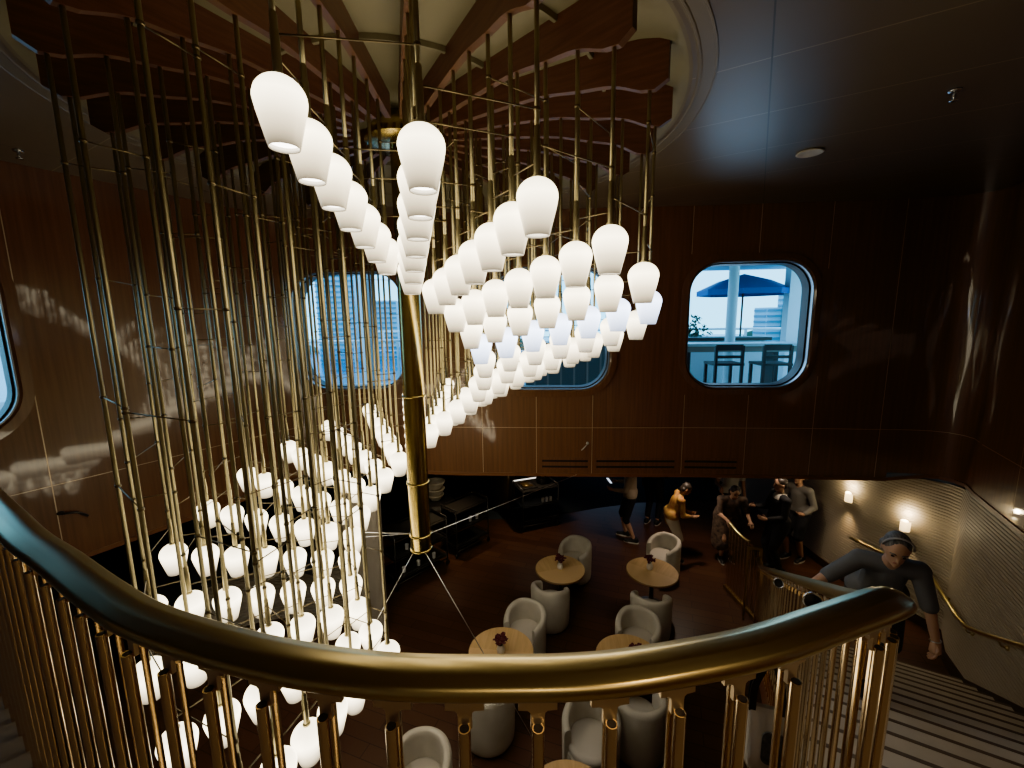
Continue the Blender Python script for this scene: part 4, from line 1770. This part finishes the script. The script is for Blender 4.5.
    if 'shoes' in wear:
        for s, k in ((1, 'R'), (-1, 'L')):
            f = Vector(P['foot' + k])
            so = obj('shoe', blob([(f + Vector((0, -.05, .045)), f + Vector((s * .012, .15, .036)), .047, .038, .9), (f + Vector((0, -.04, .08)), f + Vector((0, .02, .07)), .046, .04)], [], .011, 2), M['shoe'], t)
            bm = bmesh.new()
            pts = []
            for q in range(20):
                a = 2 * PI * q / 20
                pts.append((f.x + .047 * math.cos(a) + s * .006, f.y + .05 + .145 * math.sin(a)))
            add_prism(bm, pts, f.z, f.z + .02)
            obj('sole', bm, M['sole'], so, smooth=False)
    return t, arm


E0 = Vector((0, 0, FLOOR))


def yaw_to(v):                                       # turns +Y to the direction v
    return math.atan2(-v[0], v[1])


# the woman climbing the stair
hp_ = Vector((.9146, .93, -.5594)) * 2.88
wyaw = yaw_to(-U)
zs = FLOOR + RISE * math.floor((6.33 - 3.62) / RUN + 1)
wsc = .93
hl = Vector((0, .30, 1.435)) * wsc
wl = Matrix.Rotation(wyaw, 3, 'Z') @ hl
wt, warm = person('person in a grey T-shirt and headband, climbing the stair with a hand on the rail', (hp_.x - wl.x, hp_.y - wl.y, hp_.z - wl.z), wyaw,
       dict(pelvis=(0, -.08, .86), chest=(.0, .10, 1.17), neck=(0, .20, 1.30), look=(.06, .93, -.36), head_up=(-.02, .36, .93),
            handR=(.62, .42, .93), handL=(-.34, .20, .62), footR=(.10, .22, RISE / wsc), footL=(-.11, -.26, .0),
            elbR=(.6, -.6, -.5), elbL=(-.7, -.5, 0), hdR=(.75, .6, -.1), palmR=(0, 0, -1), hdL=(0, .15, -1), curl=.45, kneeR=(.05, 1, .3)),
       dict(top=(M['tee_grey'], .95, .06), legs=(M['dark_short'], .8), shoes=1), M['skin'], M['hair_grey'], .04, voxel=.0105, headband=M['band'], scale=wsc)

w_ = warm[-1][1]
d_ = (w_ - warm[-1][0]).normalized()
bm = bmesh.new()
a_ = d_.cross(Vector((1, 0, 0))).normalized()
b_ = d_.cross(a_)
add_tube(bm, [w_ - d_ * .012 + a_ * .032 * math.cos(2 * PI * k / 16) + b_ * .032 * math.sin(2 * PI * k / 16) for k in range(17)], .004, 6, cap=False)
obj('bracelet', bm, M['steel'], wt)
# tote bag hanging beside the stair rail
tb = Vector((.592, .862, -.985)) * 2.18
t = thing('tote_bag', 'pale canvas tote with a dark printed patch and black straps, beside the stair rail', 'bag', tb + Vector((0, 0, -.2)), yaw_to(U) + .2)
bm = bmesh.new()
rows = []
for z, w, d in [(-.20, .13, .035), (-.14, .15, .055), (0, .155, .05), (.10, .15, .025), (.16, .145, .012)]:
    rows.append([Vector((x, y, z + .2)) for x, y in rrect(w * 2 * .62, d * 2, min(.03, d * .95), 4)])
rings(bm, rows, True, True, False)
obj('bag_body', bm, M['tote'], t)
bm = bmesh.new()
pp = rrect(.11, .19, .035, 6)
fa = [bm.verts.new((.03 + x, -.056, .17 + z)) for x, z in pp]
fb = [bm.verts.new((.03 + x, -.048, .17 + z)) for x, z in pp]
bm.faces.new(fa); bm.faces.new(fb[::-1])
for k in range(len(pp)):
    bm.faces.new((fa[k], fa[(k + 1) % len(pp)], fb[(k + 1) % len(pp)], fb[k]))
obj('printed_patch', bm, M['tote_print'], t, auto=40)
for y in (-.014, .014):
    bm = bmesh.new()
    pts = spline([(-.07, y, .33), (-.065, y, .48), (-.02, y, .62), (.0, y, .70), (.02, y, .62), (.055, y, .48), (.06, y, .33)], 5)
    rows = []
    for p, tt_, n_, w_ in frames(pts):
        b_ = Vector((0, 1, 0)); a_ = tt_.cross(b_).normalized()
        rows.append([p + a_ * .016 + b_ * .003, p + a_ * .016 - b_ * .003, p - a_ * .016 - b_ * .003, p - a_ * .016 + b_ * .003])
    rings(bm, rows, True)
    obj('strap', bm, M['black'], t, smooth=False)

# people on the lower floor
person('person in a beige hoodie and dark shorts, left of the orange blouse', Vector((2.31, 7.86, FLOOR)), yaw_to((-.75, .3)),
       dict(handR=(.22, .30, 1.10), handL=(-.2, .32, 1.08), hdR=(-.3, .9, .1), hdL=(.3, .9, .1), palmR=(0, 0, 1), palmL=(0, 0, 1), footR=(.11, .08, 0), footL=(-.11, -.10, 0), width=1.1),
       dict(top=(M['beige'], 1.85, -.05), hood=1, legs=(M['navy'], 1.2), shoes=1), M['skin'], M['hair_dark'])
ph = thing('phone', 'lit phone held up by the person in the beige hoodie', 'phone', Vector((1.92, 8.02, FLOOR + 1.17)), .5)
bm = bmesh.new(); add_box(bm, (0, 0, 0), (.075, .15, .009)); obj('phone_body', bm, M['phone'], ph, smooth=False)
bm = bmesh.new(); add_box(bm, (0, 0, .0053), (.068, .14, .0012)); obj('screen', bm, M['screen'], ph, smooth=False)
ph.rotation_euler = (.5, .3, .6)
person('person in black standing just behind the one in the beige hoodie', Vector((2.98, 8.5, FLOOR)), yaw_to((.5, .6)),
       dict(handR=(.2, .3, 1.1), handL=(-.26, .1, .82), width=1.05),
       dict(top=(M['navy'], 1.8, -.05), legs=(M['navy'], 1.8), shoes=1), M['skin'], M['hair_dark'], .1)
person('person in an orange print blouse and cream trousers behind a tub chair', Vector((2.90, 7.15, FLOOR)), yaw_to((.8, -.15)),
       dict(pelvis=(0, -.05, .93), chest=(0, .05, 1.25), neck=(0, .11, 1.39), look=(0, .8, -.55), head_up=(0, .5, .85), handR=(.12, .32, 1.0), handL=(-.12, .32, .98), hdR=(-.2, .95, -.1), hdL=(.2, .95, -.1), palmR=(0, 0, 1), palmL=(0, 0, 1), elbR=(.5, -.4, -.8), elbL=(-.5, -.4, -.8), width=1.15),
       dict(top=(M['orange'], 1.6, -.12), legs=(M['cream'], 1.15), shoes=1), M['skin_dark'], M['hair_dark'], .05, scale=.90)
person('person in a pale vest and dark jeans, partly hidden behind the floral dress', Vector((4.32, 7.95, FLOOR)), yaw_to((-.3, -.9)),
       dict(handR=(.2, .28, 1.1), handL=(-.25, .12, .84)),
       dict(top=(M['white_shirt'], .5, .02), legs=(M['navy'], 1.7), shoes=1), M['skin_dark'], M['hair_dark'], .12)
person('person in a dark floral dress leaning on the rail at the stair foot', Vector((3.86, 7.10, FLOOR)), yaw_to((-.12, -1)),
       dict(pelvis=(0, -.06, .925), chest=(0, .08, 1.24), neck=(0, .14, 1.37), look=(0, .8, -.5), head_up=(0, .4, .9), handR=(.18, .44, 1.04), handL=(-.24, .38, 1.0), hdR=(0, .8, -.4), hdL=(0, .8, -.4), palmR=(0, 0, -1), palmL=(0, 0, -1), width=1.15),
       dict(top=(M['floral'], .9, -.05), skirt=.52, shoes=1), M['skin'], M['hair_dark'], .08, scale=.92)
person('person in a black jacket and dark trousers standing before the ribbed wall', Vector((4.52, 6.72, FLOOR)), yaw_to((-.9, .1)),
       dict(handR=(.12, .36, 1.14), handL=(-.2, .30, 1.05), hdR=(-.2, .9, .3), hdL=(.2, .9, .2), palmR=(-1, 0, 0), palmL=(1, 0, 0), width=1.12),
       dict(top=(M['navy'], 1.85, .05), inner=M['white_shirt'], legs=(M['navy'], 1.9), shoes=1), M['skin'], M['hair_dark'])
person('person in a grey sweatshirt and dark shorts with bare calves, nearest the ribbed wall', Vector((5.12, 7.1, FLOOR)), yaw_to((-.8, -.35)),
       dict(handR=(.2, .26, 1.05), handL=(-.22, .24, 1.0), hdR=(-.5, .8, .1), hdL=(.5, .8, .1), palmR=(0, 0, 1), palmL=(0, 0, 1), chest=(0, .04, 1.27), neck=(0, .06, 1.42), footR=(.1, .06, 0)),
       dict(top=(M['grey_sweat'], 1.85, -.02), legs=(M['dark_short'], .95), shoes=1), M['skin'], M['hair_dark'], .05)

# ================================================================== OUTSIDE THE WINDOWS
bm = bmesh.new()
tt = [k * PL[-5] / 60 for k in range(61)]
rows = []
for t_ in tt:
    p = on_plan(t_, 0, .25)
    d = (p - Vector((.5, 3.0, 0))).normalized()
    e = p + d * 7
    rows.append([Vector((p.x, p.y, DECK - .02)), Vector((e.x, e.y, DECK - .02))])
rings(bm, rows, False)
obj('terrace_floor', bm, M['terrace'], smooth=False, kind='structure')
bm = bmesh.new()
add_prism(bm, [(3.6, 6.6), (6.4, 6.4), (6.9, 10.6), (4.0, 10.9)], 1.12, 1.3)
obj('terrace_canopy', bm, M['white'], smooth=False, kind='structure')


def cyl_thing(name, cat, label, p, r, h, mt, seg=24):
    bm = bmesh.new()
    add_lathe(bm, [(r * 1.25, 0), (r * 1.25, .06), (r, .08), (r, h - .06), (r * 1.15, h - .04), (r * 1.15, h)], seg=seg, cap0=True, cap1=True)
    o = obj(name, bm, mt, auto=40)
    o.location = p
    return tag(o, label, cat)


cyl_thing('column', 'column', 'white round column outside the right-hand window', (4.66, 9.0, DECK - .02), .10, 2.62, M['white'])
t = thing('parasol', 'blue open parasol on the terrace, seen through the right-hand window', 'umbrella', (5.52, 10.2, DECK - .02), .3)
bm = bmesh.new()
n = 8
apex = Vector((0, 0, 2.50))
rim, mid = [], []
for k in range(n * 4):
    a = 2 * PI * k / (n * 4)
    sc = math.cos(PI / n) / math.cos((a % (2 * PI / n)) - PI / n)
    rim.append(Vector((1.02 * sc * math.cos(a), 1.02 * sc * math.sin(a), 2.12)))
    mid.append(Vector((.55 * sc * math.cos(a), .55 * sc * math.sin(a), 2.34)))
low = [v - Vector((0, 0, .12)) for v in rim]
rings(bm, [low, rim, mid, [apex + (v - apex) * .02 for v in mid]], True, False, True)
obj('canopy', bm, M['umbrella'], t, auto=25)
bm = bmesh.new(); add_tube(bm, [(0, 0, .05), (0, 0, 2.48)], .022, 12); obj('pole', bm, M['dark_wood'], t)
bm = bmesh.new(); add_lathe(bm, [(0, 0), (.26, 0), (.26, .05), (.04, .08), (.03, .2)], seg=24); obj('base', bm, M['black_metal'], t, auto=40)

t = thing('bar_table', 'long pale bar table outside the right-hand window', 'table', (5.0, 8.1, DECK - .02), math.radians(-5))
bm = bmesh.new(); add_box(bm, (0, 0, .98), (3.4, .55, .05)); obj('tabletop', bm, M['white'], t, smooth=False)
bm = bmesh.new(); add_box(bm, (0, -.2, .90), (3.3, .03, .11)); obj('apron', bm, M['slab_grey'], t, smooth=False)
for x in (-1.6, 0, 1.6):
    bm = bmesh.new(); add_box(bm, (x, 0, .48), (.08, .4, .95)); obj('leg', bm, M['dark_wood'], t, smooth=False)


def bar_chair(p, rz, label):
    t = thing('bar_chair', label, 'chair', (p[0], p[1], DECK - .02), rz, 'dark teak bar chairs on the terrace')
    for sx in (-.22, .22):
        bm = bmesh.new(); add_beam(bm, (sx, -.2, 0), (sx, -.2, 1.02), .045, .045); obj('rear_leg', bm, M['dark_wood'], t, smooth=False)
        bm = bmesh.new(); add_beam(bm, (sx, .2, 0), (sx, .2, .68), .045, .045); obj('front_leg', bm, M['dark_wood'], t, smooth=False)
    bm = bmesh.new(); add_box(bm, (0, 0, .70), (.5, .46, .04)); obj('seat', bm, M['dark_wood'], t, smooth=False)
    bm = bmesh.new(); add_box(bm, (0, -.2, .99), (.44, .03, .10)); add_box(bm, (0, -.2, .83), (.44, .025, .05)); obj('backrest', bm, M['dark_wood'], t, smooth=False)
    bm = bmesh.new(); add_box(bm, (0, -.2, .3), (.44, .03, .03)); add_box(bm, (0, .2, .3), (.44, .03, .03)); obj('foot_rail', bm, M['dark_wood'], t, smooth=False)
    return t


for p, lab in [((3.72, 7.35), 'dark slatted bar chair outside the right-hand window, on the left'), ((4.48, 7.25), 'dark slatted bar chair outside the right-hand window, in the middle'), ((5.25, 7.15), 'dark slatted bar chair outside the right-hand window, at its right edge')]:
    bar_chair(p, -.05, lab)
t = thing('lounge_platform', 'dark flat-topped terrace counter behind the bar table', 'counter', (4.75, 9.55, DECK - .02), -.05)
bm = bmesh.new(); add_box(bm, (0, 0, 1.02), (1.9, .6, .07)); obj('counter_top', bm, M['dark_wood'], t, smooth=False)
bm = bmesh.new(); add_box(bm, (0, 0, .49), (1.7, .5, .98)); obj('counter_body', bm, M['white'], t, smooth=False)

t = thing('leafy_shrub', 'leafy green shrub at the left of the right-hand window', 'plant', (4.45, 10.5, DECK - .02))
bm = bmesh.new()
add_lathe(bm, [(0, 0), (.22, 0), (.28, .5), (.25, .5), (.2, .42), (0, .42)], seg=20)
obj('planter', bm, M['white'], t, auto=40)
r = random.Random(5)
bm = bmesh.new()
for k in range(420):
    d = Vector((r.gauss(0, 1), r.gauss(0, 1), r.gauss(0, 1))).normalized() * (r.random() ** .4)
    c = Vector((d.x * .5, d.y * .45, 1.02 + d.z * .55))
    q_ = Matrix.Rotation(r.uniform(0, 6), 3, 'Z') @ Matrix.Rotation(r.uniform(-1, 1), 3, 'X')
    a_ = [bm.verts.new(c + q_ @ Vector(v)) for v in ((-.035, 0, 0), (0, -.07, .01), (.035, 0, 0), (0, .07, .01))]
    bm.faces.new(a_)
obj('foliage', bm, M['leaf_out'] if 'leaf_out' in M else M['leaf'], t, smooth=False)
bm = bmesh.new()
for k in range(6):
    a = k * 1.05
    add_tube(bm, [(0, 0, .4), (.2 * math.cos(a), .2 * math.sin(a), 1.1)], .012, 6)
obj('stems', bm, M['dark_wood'], t)

t = thing('terrace_railing', 'white terrace railing beyond the right-hand window', 'railing', (4.5, 11.4, DECK - .02))
bm = bmesh.new(); add_tube(bm, [(-9, 1.6, 1.18), (-3, .6, 1.18), (5, -.6, 1.18)], .03, 8); obj('top_rail', bm, M['white'], t)
bm = bmesh.new(); add_tube(bm, [(-9, 1.6, .6), (-3, .6, .6), (5, -.6, .6)], .015, 8); obj('mid_rail', bm, M['white'], t)
for k in range(10):
    x = -8.4 + k * 1.45
    y = 1.6 + (x + 9) / 6 * -1 if x < -3 else .6 - (x + 3) / 8 * 1.2
    bm = bmesh.new(); add_box(bm, (x, y, .58), (.05, .05, 1.16)); obj('post', bm, M['white'], t, smooth=False)

bm = bmesh.new(); add_box(bm, (0, 0, 1.35), (.75, .2, 2.7))
o = obj('screen_wall', bm, M['white'], smooth=False, kind='structure'); o.location = (6.55, 9.6, DECK - .02)


def tower(p, w, d, h, rz, label, nx, nz):
    t = thing('tower_block', label, 'building', p, rz, 'distant towers beyond the windows')
    bm = bmesh.new(); add_box(bm, (0, 0, h / 2), (w, d, h)); obj('tower_body', bm, M['tower'], t, smooth=False)
    bm = bmesh.new()
    for i in range(nz):
        add_box(bm, (0, -d / 2 - .1, (i + .5) * h / nz), (w * .96, .25, h / nz * .35))
        add_box(bm, (-w / 2 - .1, 0, (i + .5) * h / nz), (.25, d * .9, h / nz * .35))
    obj('balcony_bands', bm, M['tower_dark'], t, smooth=False)


M['tower_dark'] = mat('tower bands', (.16, .25, .32), .5)
for x, y, w, h, lab in [(54.5, 80, 5.5, 13.5, 'pale banded tower block far beyond the right-hand window, taller one'), (49.4, 82, 3.2, 9.5, 'slim pale tower far beyond the right-hand window, left of the taller one'),
                        (-34, 85, 7, 26, 'tall pale tower far beyond the left-hand far window'), (-44, 80, 8, 17, 'shorter pale tower far beyond the left-hand far window'), (-27, 90, 6, 12, 'low pale tower far beyond the left-hand far window, on its right')]:
    tower((x, y, -8), w, w, h, .2, lab, 3, max(8, int(h)))
bm = bmesh.new()
add_prism(bm, [(-200, 20), (200, 20), (200, 190), (-200, 190)], -8.5, -8)
obj('sea', bm, mat('sea', (.10, .22, .30), .25), smooth=False, kind='structure')
bm = bmesh.new()
r = random.Random(9)
for k in range(60):
    add_ell(bm, (-120 + k * 4 + r.uniform(-2, 2), 110 + r.uniform(-4, 4), -8), (3.5, 3, r.uniform(2, 5)), None, 8, 6)
obj('far_shore_trees', bm, M['leaf'], kind='stuff')
tag(bpy.data.objects['far_shore_trees'], 'dark green line of trees along the far shore', 'trees')

# things seen through the left far window and the hidden middle one
cyl_thing('column', 'column', 'pale round column outside the window behind the rods', (-2.75, 8.2, DECK - .02), .16, 3.4, M['white'])
t = thing('glass_balustrade', 'pale balustrade with glass panels outside the window behind the rods', 'railing', (-3.2, 9.0, DECK - .02))
bm = bmesh.new(); add_tube(bm, [(-3, .2, 1.08), (2.6, .2, 1.08)], .03, 8); obj('top_rail', bm, M['white'], t)
for k in range(7):
    bm = bmesh.new(); add_box(bm, (-3 + k * .93, .2, .53), (.05, .05, 1.06)); obj('post', bm, M['white'], t, smooth=False)
bm = bmesh.new(); add_box(bm, (-.2, .2, .55), (5.5, .012, .8)); obj('glass_panel', bm, M['glass'], t, smooth=False)
t = thing('deck_locker', 'dark slatted locker on the terrace outside the middle window', 'locker', (1.2, 7.6, DECK - .02))
bm = bmesh.new(); add_box(bm, (0, 0, .55), (1.9, .6, 1.1)); obj('locker_body', bm, M['tower_dark'], t, smooth=False)
bm = bmesh.new()
for k in range(8):
    add_box(bm, (-.8 + k * .23, -.305, .55), (.03, .012, 1.0))
obj('slats', bm, M['tower'], t, smooth=False)

# ================================================================== LIGHT
W = bpy.data.worlds.new('world')
bpy.context.scene.world = W
W.use_nodes = True
N, L = W.node_tree.nodes, W.node_tree.links
bg = N['Background']
tc = N.new('ShaderNodeTexCoord')
sp = N.new('ShaderNodeSeparateXYZ')
rp = N.new('ShaderNodeValToRGB')
rp.color_ramp.elements[0].position = .45
rp.color_ramp.elements[0].color = (.25, .63, .80, 1)
rp.color_ramp.elements[1].position = .75
rp.color_ramp.elements[1].color = (.22, .50, .86, 1)
mr = N.new('ShaderNodeMapRange')
mr.inputs['From Min'].default_value = -1
mr.inputs['From Max'].default_value = 1
L.new(tc.outputs['Generated'], sp.inputs[0])
L.new(sp.outputs['Z'], mr.inputs['Value'])
L.new(mr.outputs[0], rp.inputs['Fac'])
L.new(rp.outputs['Color'], bg.inputs['Color'])
bg.inputs['Strength'].default_value = 2.4


def lamp_obj(name, kind, loc, energy, col, rot=None, **kw):
    l = bpy.data.lights.new(name, kind)
    l.energy = energy
    l.color = col
    for k, v in kw.items():
        setattr(l, k, v)
    o = bpy.data.objects.new(name, l)
    C.objects.link(o)
    o.location = loc
    if rot: o.rotation_euler = rot
    return o


# unseen downlights over the landing, plus fill lamps added there and under the lower ceiling
lamp_obj('landing_downlight', 'SPOT', (1.15, -.55, CEIL - .05), 32, (1, .74, .46), (0, 0, 0), spot_size=2.0, shadow_soft_size=.06, spot_blend=1.0)
a_ = lamp_obj('landing_fill', 'AREA', (.9, -1.7, CEIL - .02), 9, (1, .78, .52), (0, 0, 0), shape='RECTANGLE')  # broad soft fill, added so the brass rail and posts reflect more
a_.data.size = 2.6
a_.data.size_y = 1.0
lamp_obj('landing_downlight', 'SPOT', (.2, -1.1, CEIL - .05), 14, (1, .78, .5), (0, 0, 0), spot_size=2.0, shadow_soft_size=.06, spot_blend=1.0)
lamp_obj('lounge_fill', 'SPOT', (.4, 8.2, SOFFIT - .05), 34, (1, .75, .5), (0, 0, 0), spot_size=1.6, shadow_soft_size=.05, spot_blend=1.0)  # unseen spots added to make trolleys, counter and people readable
lamp_obj('lounge_fill', 'SPOT', (4.5, 6.6, SOFFIT - .05), 16, (1, .78, .58), (0, 0, 0), spot_size=1.9, shadow_soft_size=.05, spot_blend=1.0)
lamp_obj('lounge_fill', 'SPOT', (3.0, 7.0, SOFFIT - .05), 40, (1, .78, .6), (0, 0, 0), spot_size=1.9, shadow_soft_size=.05, spot_blend=1.0)
lamp_obj('lounge_fill', 'SPOT', (-1.3, 7.4, SOFFIT - .05), 32, (1, .72, .42), (0, 0, 0), spot_size=1.4, shadow_soft_size=.05, spot_blend=1.0)
# daylight outside the upper windows
for (t_, z_), e_ in zip(windows, (3, 4.5, 3, 7)):
    p_ = on_plan(t_, z_ + .1, 1.3)
    d_ = on_plan(t_, z_, 0) - on_plan(t_, z_, 1)
    a_ = lamp_obj('daylight', 'AREA', p_, e_, (.58, .78, 1), None, shape='RECTANGLE')
    a_.rotation_euler = (d_ + Vector((0, 0, .12))).to_track_quat('-Z', 'Y').to_euler()
    a_.data.size = 1.5
    a_.data.size_y = 1.3
# daylight from the lower windows at the back
a_ = lamp_obj('back_daylight', 'AREA', (3.2, 12.9, FLOOR + 1.2), 3.5, (.45, .65, 1), (math.radians(-90), 0, 0), shape='RECTANGLE')
a_.data.size = 2.4
a_.data.size_y = 1.6

sc = bpy.context.scene
sc.view_settings.view_transform = 'AgX'
sc.view_settings.look = 'AgX - Medium High Contrast'
sc.view_settings.exposure = .38
sc.view_settings.gamma = 1.22
sc.cycles.max_bounces = 8
sc.cycles.diffuse_bounces = 4
sc.cycles.glossy_bounces = 4
sc.cycles.transparent_max_bounces = 12
sc.cycles.sample_clamp_indirect = 3
sc.cycles.use_denoising = True
sc.cycles.caustics_reflective = False
sc.cycles.caustics_refractive = False
